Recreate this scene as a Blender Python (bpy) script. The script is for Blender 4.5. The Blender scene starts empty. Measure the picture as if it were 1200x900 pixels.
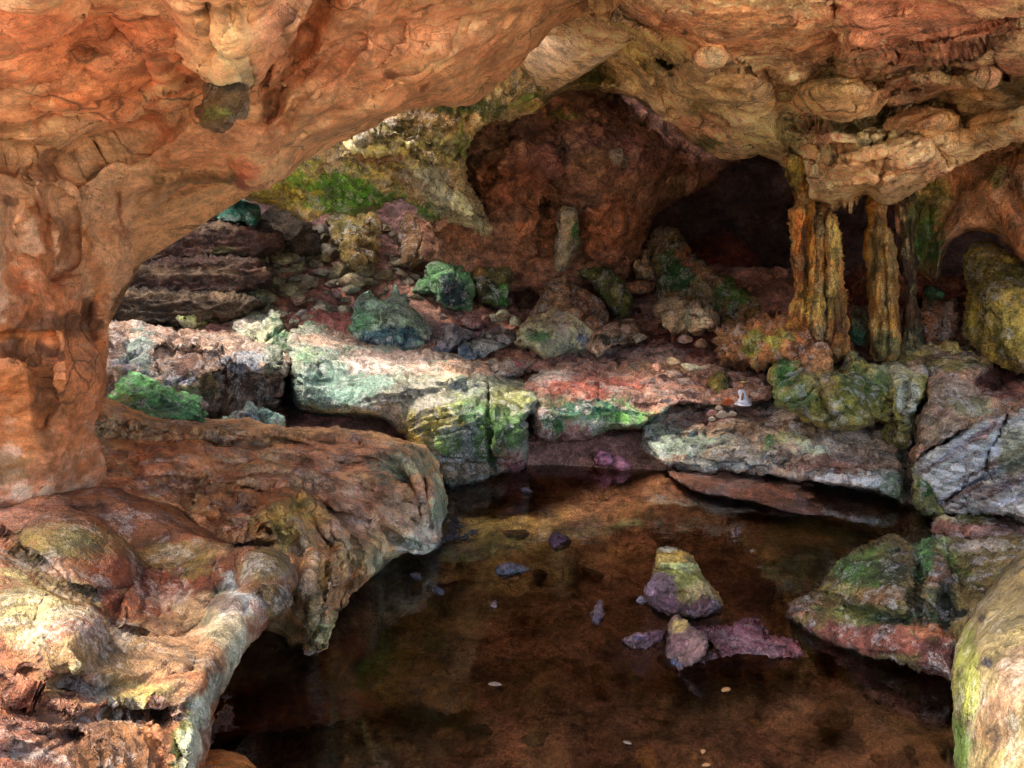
import bpy, math, random
import numpy as np
from mathutils import Vector
from mathutils.geometry import delaunay_2d_cdt

# ------------------------------------------------------------------ camera
sc = bpy.context.scene
C = sc.collection
CAM_Z = 1.7
PITCH = math.radians(11.0)
FOC = 600 / math.tan(math.radians(30))          # focal length in photo pixels (1200 wide)
SA, CA = math.sin(PITCH), math.cos(PITCH)
cam_d = bpy.data.cameras.new('camera')
cam_d.sensor_width = 36
cam_d.angle = math.radians(60)
cam_d.clip_start = 0.05
cam_d.clip_end = 300
cam = bpy.data.objects.new('camera', cam_d)
cam.location = (0, 0, CAM_Z)
cam.rotation_euler = (math.radians(90) - PITCH, 0, 0)
C.objects.link(cam)
sc.camera = cam

# ------------------------------------------------------------------ sky, sun, exposure
SUN_DIR = Vector((-0.50, -0.02, 0.87)).normalized()    # towards the sun
w = bpy.data.worlds.new('World'); sc.world = w; w.use_nodes = True
nt = w.node_tree; nt.nodes.clear()
sky = nt.nodes.new('ShaderNodeTexSky'); sky.sky_type = 'NISHITA'; sky.sun_disc = False
sky.sun_elevation = math.asin(SUN_DIR.z)
sky.sun_rotation = math.atan2(SUN_DIR.x, SUN_DIR.y)
sky.air_density = 0.6; sky.dust_density = 3.5; sky.ozone_density = 0.3
bg = nt.nodes.new('ShaderNodeBackground'); bg.inputs[1].default_value = 0.15
wo = nt.nodes.new('ShaderNodeOutputWorld')
nt.links.new(sky.outputs[0], bg.inputs[0]); nt.links.new(bg.outputs[0], wo.inputs[0])
sd = bpy.data.lights.new('sun', 'SUN'); sd.energy = 0.5; sd.angle = math.radians(12.0); sd.color = (1.0, 0.94, 0.86)
so = bpy.data.objects.new('sun', sd); so.location = (-6, 0, 12)
so.rotation_euler = SUN_DIR.to_track_quat('Z', 'Y').to_euler(); C.objects.link(so)
sc.view_settings.view_transform = 'Standard'; sc.view_settings.look = 'None'
sc.view_settings.exposure = 2.85; sc.view_settings.gamma = 1.0
try: sc.view_settings.use_curve_mapping = False
except Exception: pass
sc.cycles.use_denoising = True; sc.cycles.denoising_prefilter = 'NONE'
sc.cycles.max_bounces = 5; sc.cycles.diffuse_bounces = 3; sc.cycles.glossy_bounces = 2
sc.cycles.use_adaptive_sampling = True; sc.cycles.adaptive_threshold = 0.03
sc.cycles.transparent_max_bounces = 10; sc.cycles.transmission_bounces = 4
sc.cycles.sample_clamp_indirect = 6; sc.cycles.caustics_reflective = False; sc.cycles.caustics_refractive = False

# ------------------------------------------------------------------ numeric helpers
def dz(py, h):
    """distance along the view axis at which the ray through row py is h metres above the water"""
    return (CAM_Z - h) / (SA - (450 - py) / FOC * CA)
def unproj(px, py, d):
    u = (np.asarray(px) - 600) / FOC; v = (450 - np.asarray(py)) / FOC; d = np.asarray(d)
    return np.stack([u * d, d * (CA + v * SA), CAM_Z + d * (-SA + v * CA)], -1)
def pt(px, py, d):
    return Vector(unproj(float(px), float(py), float(d)).tolist())

_r = np.random.RandomState(7)
_perm = np.concatenate([_r.permutation(256)] * 3)
_grad = _r.normal(size=(256, 3)); _grad /= np.linalg.norm(_grad, axis=1)[:, None]
def perlin(p):
    i = np.floor(p).astype(int); f = p - i; i = i & 255
    s = f * f * f * (f * (f * 6 - 15) + 10); r = 0
    for a in (0, 1):
        for b in (0, 1):
            for c in (0, 1):
                h = _perm[_perm[_perm[(i[:, 0] + a) & 255] + ((i[:, 1] + b) & 255)] + ((i[:, 2] + c) & 255)]
                g = _grad[h]; o = f - np.array([a, b, c])
                wt = (s[:, 0] if a else 1 - s[:, 0]) * (s[:, 1] if b else 1 - s[:, 1]) * (s[:, 2] if c else 1 - s[:, 2])
                r = r + wt * (g * o).sum(1)
    return r * 1.5
def fbm(p, freq, octv=4, kind='n', st=(1, 1, 1)):
    q = p * np.array(st) * freq; a = 1; t = 0; n = 0
    for k in range(octv):
        v = perlin(q + 17.3 * k)
        if kind == 'r': v = (1 - np.abs(v) * 2) ** 2 * 1.0 - 0.45      # ridged
        if kind == 'b': v = np.abs(v) * 2 - 0.4                        # billowy
        t = t + a * v; n += a; a *= 0.5; q = q * 2.03
    return t / n * 1.4
def worley(p, freq, st=(1, 1, 1)):
    """distance between nearest two cell points (cracks between blocks) and a per cell value"""
    q = p * np.array(st) * freq; i0 = np.floor(q).astype(int)
    d1 = np.full(len(q), 9.); d2 = d1.copy(); cv = np.zeros(len(q))
    for a in (-1, 0, 1):
        for b in (-1, 0, 1):
            for c in (-1, 0, 1):
                i = i0 + np.array([a, b, c]); j = i & 255
                h = _perm[_perm[_perm[j[:, 0]] + j[:, 1]] + j[:, 2]]
                o = _grad[h] * 0.42 + 0.5
                d = np.linalg.norm(i + o - q, axis=1)
                m = d < d1
                d2 = np.where(m, d1, np.minimum(d2, d)); cv = np.where(m, h / 255., cv); d1 = np.where(m, d, d1)
    return d2 - d1, cv

def seg_dist(x, y, P, closed=True):
    P = np.asarray(P, float); A = P if closed else P[:-1]; B = np.roll(P, -1, 0) if closed else P[1:]
    best = np.full(len(x), 1e9)
    for a, b in zip(A, B):
        e = b - a; L = e @ e + 1e-9
        t = np.clip(((x - a[0]) * e[0] + (y - a[1]) * e[1]) / L, 0, 1)
        best = np.minimum(best, (x - a[0] - t * e[0]) ** 2 + (y - a[1] - t * e[1]) ** 2)
    return np.sqrt(best)
def inside(x, y, P):
    P = np.asarray(P, float); r = np.zeros(len(x), bool)
    for a, b in zip(P, np.roll(P, -1, 0)):
        if a[1] == b[1]: continue
        c = (a[1] > y) != (b[1] > y)
        r ^= c & (x < (b[0] - a[0]) * (y - a[1]) / (b[1] - a[1]) + a[0])
    return r
def tps(ctrl, x, y):
    P = []
    for c in ctrl:
        d = c[2]
        if isinstance(d, str): d = dz(c[1], float(d[1:]))
        P.append((c[0] / 300., c[1] / 300., d))
    P = np.array(P); n = len(P); X = x / 300.; Y = y / 300.
    if n == 1: return np.full(len(x), P[0, 2])
    if n < 4:
        m = P.mean(0); A = P[:, :2] - m[:2]; s = np.linalg.solve(A.T @ A + np.eye(2) * 3e-4, A.T @ (P[:, 2] - m[2]))
        return m[2] + s[0] * (X - m[0]) + s[1] * (Y - m[1])
    K = lambda r2: np.where(r2 > 0, r2 * np.log(r2 + 1e-12), 0) * .5
    r2 = (P[:, None, 0] - P[None, :, 0]) ** 2 + (P[:, None, 1] - P[None, :, 1]) ** 2
    A = np.zeros((n + 3, n + 3)); A[:n, :n] = K(r2) + np.eye(n) * 1e-4
    A[:n, n:] = np.c_[np.ones(n), P[:, :2]]; A[n:, :n] = A[:n, n:].T
    s = np.linalg.solve(A, np.r_[P[:, 2], 0, 0, 0])
    out = s[n] + s[n + 1] * X + s[n + 2] * Y
    for k in range(n): out = out + s[k] * K((X - P[k, 0]) ** 2 + (Y - P[k, 1]) ** 2)
    return out

def lin(c):
    c = np.asarray(c, float) / 255.
    return np.where(c < .04045, c / 12.92, ((c + .055) / 1.055) ** 2.4)
GAIN = np.array([1.50, 1.40, 1.26])
def alb(c):
    v = lin(c); v = v * .93 + .07 * (v @ np.array([.3, .5, .2])); return np.clip(v * GAIN, 0.004, 0.86)

# ------------------------------------------------------------------ object helpers
def setp(o, label=None, cat=None, group=None, kind=None):
    if label: o['label'] = label
    if cat: o['category'] = cat
    if group: o['group'] = group
    if kind: o['kind'] = kind
    return o
def mesh_obj(name, V, F, material, parent=None, col=None, smooth=True, origin=None, sharp=None):
    V = np.asarray(V, float)
    if origin is None:
        if parent is not None and parent.type == 'MESH': origin = np.array(parent.matrix_basis.translation)
        else: origin = np.array([V[:, 0].mean(), V[:, 1].mean(), V[:, 2].min()])
    me = bpy.data.meshes.new(name)
    me.from_pydata((V - origin).tolist(), [], F)
    me.update()
    if smooth: me.polygons.foreach_set('use_smooth', [True] * len(me.polygons))
    if col is not None:
        at = me.color_attributes.new('tint', 'FLOAT_COLOR', 'POINT')
        at.data.foreach_set('color', np.c_[col, np.ones(len(V))].astype(np.float32).ravel())
    me.materials.append(material)
    o = bpy.data.objects.new(name, me); C.objects.link(o)
    if parent is not None:
        o.parent = parent
        o.location = Vector(origin.tolist()) - parent.location
    else: o.location = origin.tolist()
    return o

def paint(P, base, patches, px=None, py=None):
    """stains, moss and some painted highlights and shade: colour patches of given centre and size in the picture, with ragged edges"""
    col = np.tile(alb(base), (len(P), 1))
    n1 = fbm(P, 2.2, 4); n2 = fbm(P + 9, 9, 4); n4 = fbm(P + 3, 30, 3); n3 = fbm(P + 31, 1.2, 3)
    col = col * (1 + 0.30 * n3 + .22 * n2)[:, None] * (1 + np.array([.16, 0, -.16]) * n1[:, None])
    for k, q in enumerate(patches):
        x0, y0, rx, ry, c, s = q[:6]; ang = math.radians(q[6]) if len(q) > 6 else 0
        dx, dy = px - x0, py - y0
        u = (dx * math.cos(ang) + dy * math.sin(ang)) / rx; v = (-dx * math.sin(ang) + dy * math.cos(ang)) / ry
        r = np.sqrt(u * u + v * v) + .7 * n2 + .45 * n4 + .6 * fbm(P + k * 5.1, 4.5, 3)
        wgt = np.clip((1.15 - r) / .42, 0, 1); wgt = wgt * wgt * (3 - 2 * wgt) * s
        col = col * (1 - wgt)[:, None] + alb(c) * wgt[:, None] * (1 + .35 * n2)[:, None]
    return np.clip(col, .003, .9)

def densify(P, step):
    P = np.asarray(P, float); out = []
    for a, b in zip(P, np.roll(P, -1, 0)):
        n = max(1, int(np.hypot(*(b - a)) / step))
        for k in range(n): out.append(a + (b - a) * k / n)
    return np.array(out)
def chaikin(P):
    P = np.asarray(P, float); Q = np.roll(P, -1, 0)
    return np.stack([P * .75 + Q * .25, P * .25 + Q * .75], 1).reshape(-1, 2)

def flow(A, B, n, wd_, amp, seed=0, jit=.35):
    """n wandering groove lines running between two guide lines"""
    rg = np.random.RandomState(seed); out = []
    def res(P, m=9):
        P = np.asarray(P, float); L = np.r_[0, np.cumsum(np.hypot(*np.diff(P, axis=0).T))]; t = np.linspace(0, L[-1], m)
        return np.c_[np.interp(t, L, P[:, 0]), np.interp(t, L, P[:, 1])]
    a, b = res(A), res(B); sp = np.hypot(*(a - b).T).mean() / max(1, n - 1)
    for k in range(n):
        t = (k + rg.uniform(-jit, jit)) / max(1, n - 1); c = a * (1 - t) + b * t + rg.normal(size=a.shape) * sp * .22
        i0 = rg.randint(0, 3); i1 = 9 - rg.randint(0, 3)
        out.append((chaikin_open(c[i0:i1]).tolist(), wd_ * rg.uniform(.6, 1.3), amp * rg.uniform(.4, 1.2)))
    return out
def chaikin_open(P):
    Q = np.stack([P[:-1] * .75 + P[1:] * .25, P[:-1] * .25 + P[1:] * .75], 1).reshape(-1, 2)
    return np.r_[P[:1], Q, P[-1:]]
_cnt = [0]
def relief(name, label, cat, outline, ctrl, base, mat, patches=(), regions=(), grooves=(), edge=(25, .25), thick=.5,
           noise=(('n', 3, .03, 5),), pitch=5, jag=2.5, facets=0, shrink=0., group=None, kind=None, parent=None, smooth_out=1,
           seed=None, fslope=1.0, warp=6, mul=(1, 1), hue=(1, 1, 1)):
    """a solid rock body: its camera side has the drawn outline and relief, its flanks and back run away behind it"""
    _cnt[0] += 1; seed = _cnt[0] if seed is None else seed
    rng = np.random.RandomState(seed)
    O = np.asarray(outline, float)
    for _ in range(smooth_out): O = chaikin(O)
    B = densify(O, pitch)
    off = rng.uniform(0, 50, 3)
    Bp = np.c_[B / 40., np.zeros(len(B))] + off
    B = B + jag * np.c_[fbm(Bp, 1, 4), fbm(Bp + 77, 1, 4)] * 1.3
    x0, y0 = B.min(0); x1, y1 = B.max(0)
    gx, gy = np.meshgrid(np.arange(x0 + pitch / 2, x1, pitch), np.arange(y0 + pitch / 2, y1, pitch * .866))
    gx = gx + (np.arange(gx.shape[0]) % 2)[:, None] * pitch / 2
    gx = gx.ravel() + rng.uniform(-.2, .2, gx.size) * pitch; gy = gy.ravel() + rng.uniform(-.2, .2, gy.size) * pitch
    m = inside(gx, gy, B); gx, gy = gx[m], gy[m]
    m = seg_dist(gx, gy, B) > pitch * .55; gx, gy = gx[m], gy[m]
    pts = [Vector(v) for v in B.tolist()] + [Vector(v) for v in zip(gx.tolist(), gy.tolist())]
    nb = len(B)
    r = delaunay_2d_cdt(pts, [], [list(range(nb))], 1, 1e-5)
    V2 = np.array([tuple(v) for v in r[0]]); F = np.array([f for f in r[2] if len(f) == 3])
    # boundary order: edges used once
    def boundary(F):
        E = np.concatenate([F[:, [0, 1]], F[:, [1, 2]], F[:, [2, 0]]])
        key = {}
        for a, b in E.tolist(): key[(a, b)] = 1
        return {a: b for (a, b) in key if (b, a) not in key}
    # refine once: mid points of edges
    E = np.concatenate([F[:, [0, 1]], F[:, [1, 2]], F[:, [2, 0]]]); Es = np.sort(E, 1)
    ue, inv = np.unique(Es, axis=0, return_inverse=True); inv = inv.ravel()
    mid = (V2[ue[:, 0]] + V2[ue[:, 1]]) / 2; n0 = len(V2); nf = len(F)
    V2 = np.r_[V2, mid]; ab, bc, ca = inv[:nf] + n0, inv[nf:2 * nf] + n0, inv[2 * nf:] + n0
    F = np.concatenate([np.c_[F[:, 0], ab, ca], np.c_[ab, F[:, 1], bc], np.c_[ca, bc, F[:, 2]], np.c_[ab, bc, ca]])
    a, b, c = V2[F[:, 0]], V2[F[:, 1]], V2[F[:, 2]]
    cr = (b[:, 0] - a[:, 0]) * (c[:, 1] - a[:, 1]) - (b[:, 1] - a[:, 1]) * (c[:, 0] - a[:, 0])
    F = np.where((cr > 0)[:, None], F[:, [0, 2, 1]], F)          # picture y runs down: turn faces to the camera
    nxt = boundary(F)
    start = next(iter(nxt)); loop = [start]; cur = nxt[start]
    while cur != start and len(loop) < 100000: loop.append(cur); cur = nxt.get(cur, start)
    x, y = V2[:, 0], V2[:, 1]
    d = tps(ctrl, x, y)
    q = np.c_[x / 60., y / 60., np.zeros(len(x))] + off
    wx, wy = x + warp * fbm(q, 1, 3), y + warp * fbm(q + 40, 1, 3)
    for g in regions:
        poly, amp, wd_, cc = g; amp = amp * mul[0]
        ins = inside(wx, wy, poly); sdst = np.where(ins, seg_dist(wx, wy, poly), 0)
        t = np.clip(sdst / wd_, 0, 1); prof = np.sqrt(1 - (1 - t) ** 2) if amp > 0 else t * t * (3 - 2 * t)
        if amp < 0: cc = cc if cc > .25 else 0
        d = d - amp * np.where(ins, cc + (1 - cc) * prof, 0)
    for g in grooves:
        pl, wd_, amp = g; amp = amp * mul[1]
        ds = seg_dist(wx, wy, pl, False); d = d + amp * np.exp(-(ds / wd_) ** 2)
    cx, cy = (x0 + x1) / 2, (y0 + y1) / 2; W = max(x1 - x0, y1 - y0) / 2
    if facets:
        S = W / FOC * d.mean(); u, v = (x - cx) / W, (y - cy) / W
        best = rng.uniform(-.12, .12) * u + rng.uniform(-.25, -.05) * v
        a0 = rng.uniform(0, 6.28)
        for k in range(facets):
            th = a0 + 6.283 * (k + rng.uniform(-.3, .3)) / facets; sl = rng.uniform(.6, 1.7) * fslope
            best = np.maximum(best, sl * (u * math.cos(th) + v * math.sin(th) - rng.uniform(.08, .5)))
        best = np.maximum(best, 1.6 * fslope * (-v * (y1 - y0 < 0 or 1) - .28 * (y1 - y0) / (2 * W)))
        d = d + S * best
    ed = seg_dist(x, y, B); t = np.clip(ed / edge[0], 0, 1)
    d = d + edge[1] * (1 - np.sqrt(np.clip(1 - (1 - t) ** 2, 0, 1)))
    X, Y, D = [x], [y], [d]
    L = np.array(loop); nL = len(L); n = len(x); Fs = F.tolist(); prev = L
    ccx, ccy = x[L].mean(), y[L].mean()
    for k in range(1, 5):
        t = k / 4.; s = 1 - shrink * t * t
        X.append(ccx + (x[L] - ccx) * s); Y.append(ccy + (y[L] - ccy) * s); D.append(d[L] + thick * t)
        cur = np.arange(n, n + nL); n += nL
        pn, cn = np.roll(prev, -1), np.roll(cur, -1)
        Fs += np.c_[prev, cur, cn, pn].tolist(); prev = cur
    Fs.append(prev.tolist())
    X, Y, D = map(np.concatenate, (X, Y, D))
    P = unproj(X, Y, D)
    # normals, then real displacement
    Ft = F; nv = np.zeros_like(P)
    def acc(Ft):
        fn = np.cross(P[Ft[:, 1]] - P[Ft[:, 0]], P[Ft[:, 2]] - P[Ft[:, 0]])
        for k in range(Ft.shape[1]): np.add.at(nv, Ft[:, k], fn)
    acc(F); acc(np.array([f for f in Fs[len(F):-1]]))
    nv /= np.linalg.norm(nv, axis=1)[:, None] + 1e-12
    dd = 0
    for q in noise:
        st = q[4] if len(q) > 4 else (1, 1, 1)
        if q[0] == 'w':
            wv, cv = worley(P + .15 * np.c_[fbm(P, 2, 3), fbm(P + 5, 2, 3), fbm(P + 9, 2, 3)] + off, q[1], st)
            dd = dd + q[2] * (np.clip(wv / .18, 0, 1) - 1 + (cv - .5) * .8 * np.clip(wv / .06, 0, 1))
        else: dd = dd + q[2] * fbm(P + off, q[1], q[3], q[0], st)
    col = paint(P, base, patches, X, Y) * np.array(hue)
    P = P + nv * np.asarray(dd)[..., None] if np.ndim(dd) else P
    o = mesh_obj(name, P, Fs, mat, parent, col)
    setp(o, label, cat, group, kind)
    return o

def blob(name, px, py, d, size, base, mat, squash=(1, 1, .7), seed=0, rough=.12, label=None, cat='rock', group=None, sub=3, world=None, planes=9, patches_w=(), rotz=None, parent=None):
    """a loose stone: a sphere cut by random planes, then roughened"""
    rng = np.random.RandomState(seed)
    V, F = ico(sub); V = V.copy()
    r = np.full(len(V), 1.)
    for k in range(planes):
        nn = rng.normal(size=3); nn /= np.linalg.norm(nn); h = rng.uniform(.38, .72)
        dt = V @ nn; r = np.minimum(r, np.where(dt > .05, h / np.maximum(dt, .05), 9))
    V = V * r[:, None]
    V = V * (1 + rough * fbm(V * 1.0 + rng.uniform(0, 40, 3), 1.7, 4))[:, None]
    sq = np.array(squash) * size
    a = rng.uniform(0, 6.28) if rotz is None else rotz
    t1, t2 = rng.uniform(-.35, .35, 2)
    V = V * sq
    R = np.array([[math.cos(a), -math.sin(a), 0], [math.sin(a), math.cos(a), 0], [0, 0, 1]]) @ np.array([[1, 0, 0], [0, math.cos(t1), -math.sin(t1)], [0, math.sin(t1), math.cos(t1)]])
    V = V @ R.T
    c = np.array(world) if world is not None else unproj(px, py, d)
    P = V + c
    col = paint(P, base, [])
    for (cc, thr, s) in patches_w:
        n = fbm(P + seed, 1.2 / size * .4, 3); wg = np.clip((n - thr) / .15, 0, 1)[:, None] * s
        col = col * (1 - wg) + alb(cc) * wg
    o = mesh_obj(name, P, F, mat, parent, col)
    o.data.set_sharp_from_angle(angle=math.radians(16 if sub > 3 else 24))
    return setp(o, label, cat if label else None, group)
_ico = {}
def ico(sub):
    if sub in _ico: return _ico[sub]
    import bmesh
    bm = bmesh.new(); bmesh.ops.create_icosphere(bm, subdivisions=sub, radius=1)
    V = np.array([v.co[:] for v in bm.verts]); F = [[v.index for v in f.verts] for f in bm.faces]; bm.free()
    _ico[sub] = (V, F); return V, F

# ------------------------------------------------------------------ materials
def rock_mat(name, contrast=.6, fine=14, pale=.0, pale_col=(.72, .66, .52), pits=.35, rough=.75, bump=.6, bscale=9, streak=None,
             dark=(.035, .02, .013), pale_scale=5, spec=.4, wet=0., tide=True):
    m = bpy.data.materials.new(name); m.use_nodes = True; t = m.node_tree; N = t.nodes; L = t.links
    bs = N['Principled BSDF']; N.get('Material Output')
    def nd(k, **kw):
        n = N.new(k)
        for a, b in kw.items(): setattr(n, a, b)
        return n
    def noise(vec, s, det=8, ro=.62, dist=0.):
        n = nd('ShaderNodeTexNoise'); n.inputs['Scale'].default_value = s; n.inputs['Detail'].default_value = det
        n.inputs['Roughness'].default_value = ro; n.inputs['Distortion'].default_value = dist; L.new(vec, n.inputs['Vector']); return n.outputs['Fac']
    def rng(v, a, b, c, d, smooth=True):
        n = nd('ShaderNodeMapRange'); n.interpolation_type = 'SMOOTHSTEP' if smooth else 'LINEAR'
        L.new(v, n.inputs[0]); n.inputs[1].default_value = a; n.inputs[2].default_value = b; n.inputs[3].default_value = c; n.inputs[4].default_value = d
        return n.outputs[0]
    def math_(op, a, b):
        n = nd('ShaderNodeMath', operation=op)
        for i, v in enumerate((a, b)):
            if isinstance(v, (int, float)): n.inputs[i].default_value = v
            else: L.new(v, n.inputs[i])
        return n.outputs[0]
    def mix(f, a, b, bt='MIX'):
        n = nd('ShaderNodeMix', data_type='RGBA', blend_type=bt); n.clamp_factor = True
        if isinstance(f, (int, float)): n.inputs[0].default_value = f
        else: L.new(f, n.inputs[0])
        for i, v in ((6, a), (7, b)):
            if isinstance(v, tuple): n.inputs[i].default_value = (*v, 1)
            else: L.new(v, n.inputs[i])
        return n.outputs[2]
    geo = nd('ShaderNodeNewGeometry'); P = geo.outputs['Position']
    at = nd('ShaderNodeAttribute', attribute_name='tint'); col = at.outputs['Color']
    vs = P
    if streak:
        mp = nd('ShaderNodeMapping'); mp.inputs['Rotation'].default_value = streak[1]; mp.inputs['Scale'].default_value = streak[0]
        L.new(P, mp.inputs['Vector']); vs = mp.outputs[0]
    a = noise(P, fine * .25, 3, .6, .6); b = noise(vs, fine, 6, .74, .4); c = noise(P, fine * 5, 3, .75)
    g = math_('MULTIPLY', rng(a, .3, .72, 1 - contrast * .55, 1 + contrast * .6), rng(b, .32, .7, 1 - contrast, 1 + contrast * 1.05))
    g = math_('MULTIPLY', g, rng(c, .3, .7, 1 - contrast * .45, 1 + contrast * .45))
    gg = nd('ShaderNodeCombineColor'); [L.new(g, gg.inputs[i]) for i in range(3)]
    col = mix(1.0, col, gg.outputs[0], 'MULTIPLY')
    if pale > 0:
        p = math_('MULTIPLY', rng(noise(P, pale_scale, 6, .75, .3), .51, .585, 0, 1), rng(c, .40, .56, .15, 1))
        col = mix(math_('MULTIPLY', p, pale), col, pale_col)
    grain = noise(P, fine * 18, 2, .75)
    gr = rng(grain, .3, .7, 1 - contrast * .55, 1 + contrast * .6); g3 = nd('ShaderNodeCombineColor'); [L.new(gr, g3.inputs[i]) for i in range(3)]
    col = mix(1.0, col, g3.outputs[0], 'MULTIPLY')
    vn = math_('ABSOLUTE', math_('SUBTRACT', noise(vs, bscale * .55, 4, .6, 1.2), .5), 0)
    vein = math_('MULTIPLY', rng(vn, 0, .012, 1, 0), rng(noise(P, 3.1, 2), .47, .6, 0, 1))
    col = mix(math_('MULTIPLY', vein, .55), col, dark)
    vor = nd('ShaderNodeTexVoronoi', feature='DISTANCE_TO_EDGE'); vor.inputs['Scale'].default_value = bscale * .5
    wp = nd('ShaderNodeMix', data_type='VECTOR'); wp.inputs[0].default_value = .18
    nn = nd('ShaderNodeTexNoise'); nn.inputs['Scale'].default_value = bscale * .6; nn.inputs['Detail'].default_value = 3; L.new(vs, nn.inputs['Vector'])
    L.new(vs, wp.inputs[4]); L.new(nn.outputs['Color'], wp.inputs[5]); L.new(wp.outputs[1], vor.inputs['Vector'])
    crack = rng(vor.outputs['Distance'], 0, .035, 1, 0)
    cmask = rng(noise(P, 2.1, 3), .5, .62, 0, 1)
    crack = math_('MULTIPLY', crack, cmask)
    col = mix(math_('MULTIPLY', crack, .7), col, dark)
    pit = rng(noise(P, fine * 2.2, 3, .8), .36, .28, 0, 1) if pits else None
    if pits: col = mix(math_('MULTIPLY', pit, pits), col, dark)
    r = rng(noise(P, 3.3, 2), .35, .65, rough - .18 - wet, rough + .12)
    if tide:      # damp band just above the water line
        sx = nd('ShaderNodeSeparateXYZ'); L.new(P, sx.inputs[0])
        zz = math_('SUBTRACT', sx.outputs[2], math_('MULTIPLY', a, .06)); wetf = rng(zz, -.012, .018, 1, 0)
        col = mix(math_('MULTIPLY', wetf, .42), col, (.03, .02, .014)); r = math_('MULTIPLY', r, rng(zz, -.012, .018, .4, 1))
    L.new(col, bs.inputs['Base Color']); L.new(r, bs.inputs['Roughness'])
    bs.inputs['Specular IOR Level'].default_value = spec
    h = math_('ADD', math_('MULTIPLY', noise(vs, bscale, 6, .66, .5), 1.0), math_('MULTIPLY', noise(P, bscale * 7, 4, .78), .40))
    
    bp = nd('ShaderNodeBump'); bp.inputs['Strength'].default_value = min(1, bump); bp.inputs['Distance'].default_value = .35 / bscale * (1 + bump)
    L.new(h, bp.inputs['Height']); L.new(bp.outputs[0], bs.inputs['Normal'])
    return m
def flat_mat(name, c, rough=.6, spec=.4):
    m = bpy.data.materials.new(name); m.use_nodes = True; t = m.node_tree; b = t.nodes['Principled BSDF']
    n = t.nodes.new('ShaderNodeTexNoise'); n.inputs['Scale'].default_value = 60; n.inputs['Detail'].default_value = 4
    cr = t.nodes.new('ShaderNodeValToRGB'); cr.color_ramp.elements[0].position = .3; cr.color_ramp.elements[1].position = .7
    cr.color_ramp.elements[0].color = (c[0] * .65, c[1] * .62, c[2] * .6, 1); cr.color_ramp.elements[1].color = (*c, 1)
    t.links.new(n.outputs[0], cr.inputs[0]); t.links.new(cr.outputs[0], b.inputs['Base Color'])
    b.inputs['Roughness'].default_value = rough; b.inputs['Specular IOR Level'].default_value = spec
    return m
M_ARCH = rock_mat('orange_limestone', contrast=.32, fine=9, pale=.15, pale_col=(.8, .6, .4), pits=.35, bump=.30, bscale=7, rough=.7, streak=((1, 1, 2.2), (.3, .7, .2)), pale_scale=3)
M_CEIL = rock_mat('pale_ceiling_limestone', contrast=.48, fine=8, pale=.35, pale_col=(.88, .68, .48), pits=.4, bump=.7, bscale=6, rough=.75)
M_FLOW = rock_mat('wet_flowstone', contrast=.58, fine=10, pale=.34, pale_col=(.82, .76, .62), pits=.45, bump=.8, bscale=9, rough=.5, streak=((1, 1, 1), (0, 0, .5)), spec=.5, wet=.1)
M_CRUST = rock_mat('crusted_boulder_rock', contrast=.62, fine=11, pale=.65, pale_col=(.78, .74, .66), pits=.5, bump=.95, bscale=8, rough=.8, pale_scale=9)
M_DARK = rock_mat('dark_cave_rock', contrast=.6, fine=7, pale=.18, pale_col=(.4, .3, .2), pits=.5, bump=.9, bscale=6, rough=.8)
M_COL = rock_mat('golden_flowstone', contrast=.85, fine=12, pale=.5, pale_col=(.85, .68, .3), pits=.5, bump=.9, bscale=10, rough=.45, streak=((1, 1, .22), (0, 0, 0)), spec=.5)
M_PLATE = rock_mat('layered_grey_limestone', contrast=.6, fine=9, pale=.6, pale_col=(.76, .74, .72), pits=.4, bump=.95, bscale=7, rough=.7, streak=((.7, 1, 5), (0, .55, 0)))
M_EARTH = rock_mat('red_earth', contrast=.6, fine=10, pale=.25, pale_col=(.6, .42, .35), pits=.4, bump=.7, bscale=12, rough=.6, wet=.1)
M_WET = rock_mat('wet_pool_stone', contrast=.6, fine=18, pale=.35, pale_col=(.5, .46, .44), pits=.45, bump=.8, bscale=16, rough=.4, spec=.6)
# ------------------------------------------------------------------ ground, pool bed, water, cave shell
def grid_sheet(name, x0, x1, y0, y1, nx, ny, hf, colf, mat, kind='structure'):
    # finer near the middle
    sx = np.linspace(-1, 1, nx); sy = np.linspace(0, 1, ny)
    gx = (x0 + x1) / 2 + (x1 - x0) / 2 * (0.18 * sx + .82 * sx ** 5); gy = y0 + (y1 - y0) * sy
    X, Y = np.meshgrid(gx, gy); X, Y = X.ravel(), Y.ravel()
    Z = hf(X, Y); P = np.c_[X, Y, Z]
    i = np.arange(nx * ny).reshape(ny, nx)
    F = np.stack([i[:-1, :-1], i[:-1, 1:], i[1:, 1:], i[1:, :-1]], -1).reshape(-1, 4).tolist()
    return setp(mesh_obj(name, P, F, mat, None, colf(P), origin=np.zeros(3)), kind=kind)

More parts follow.
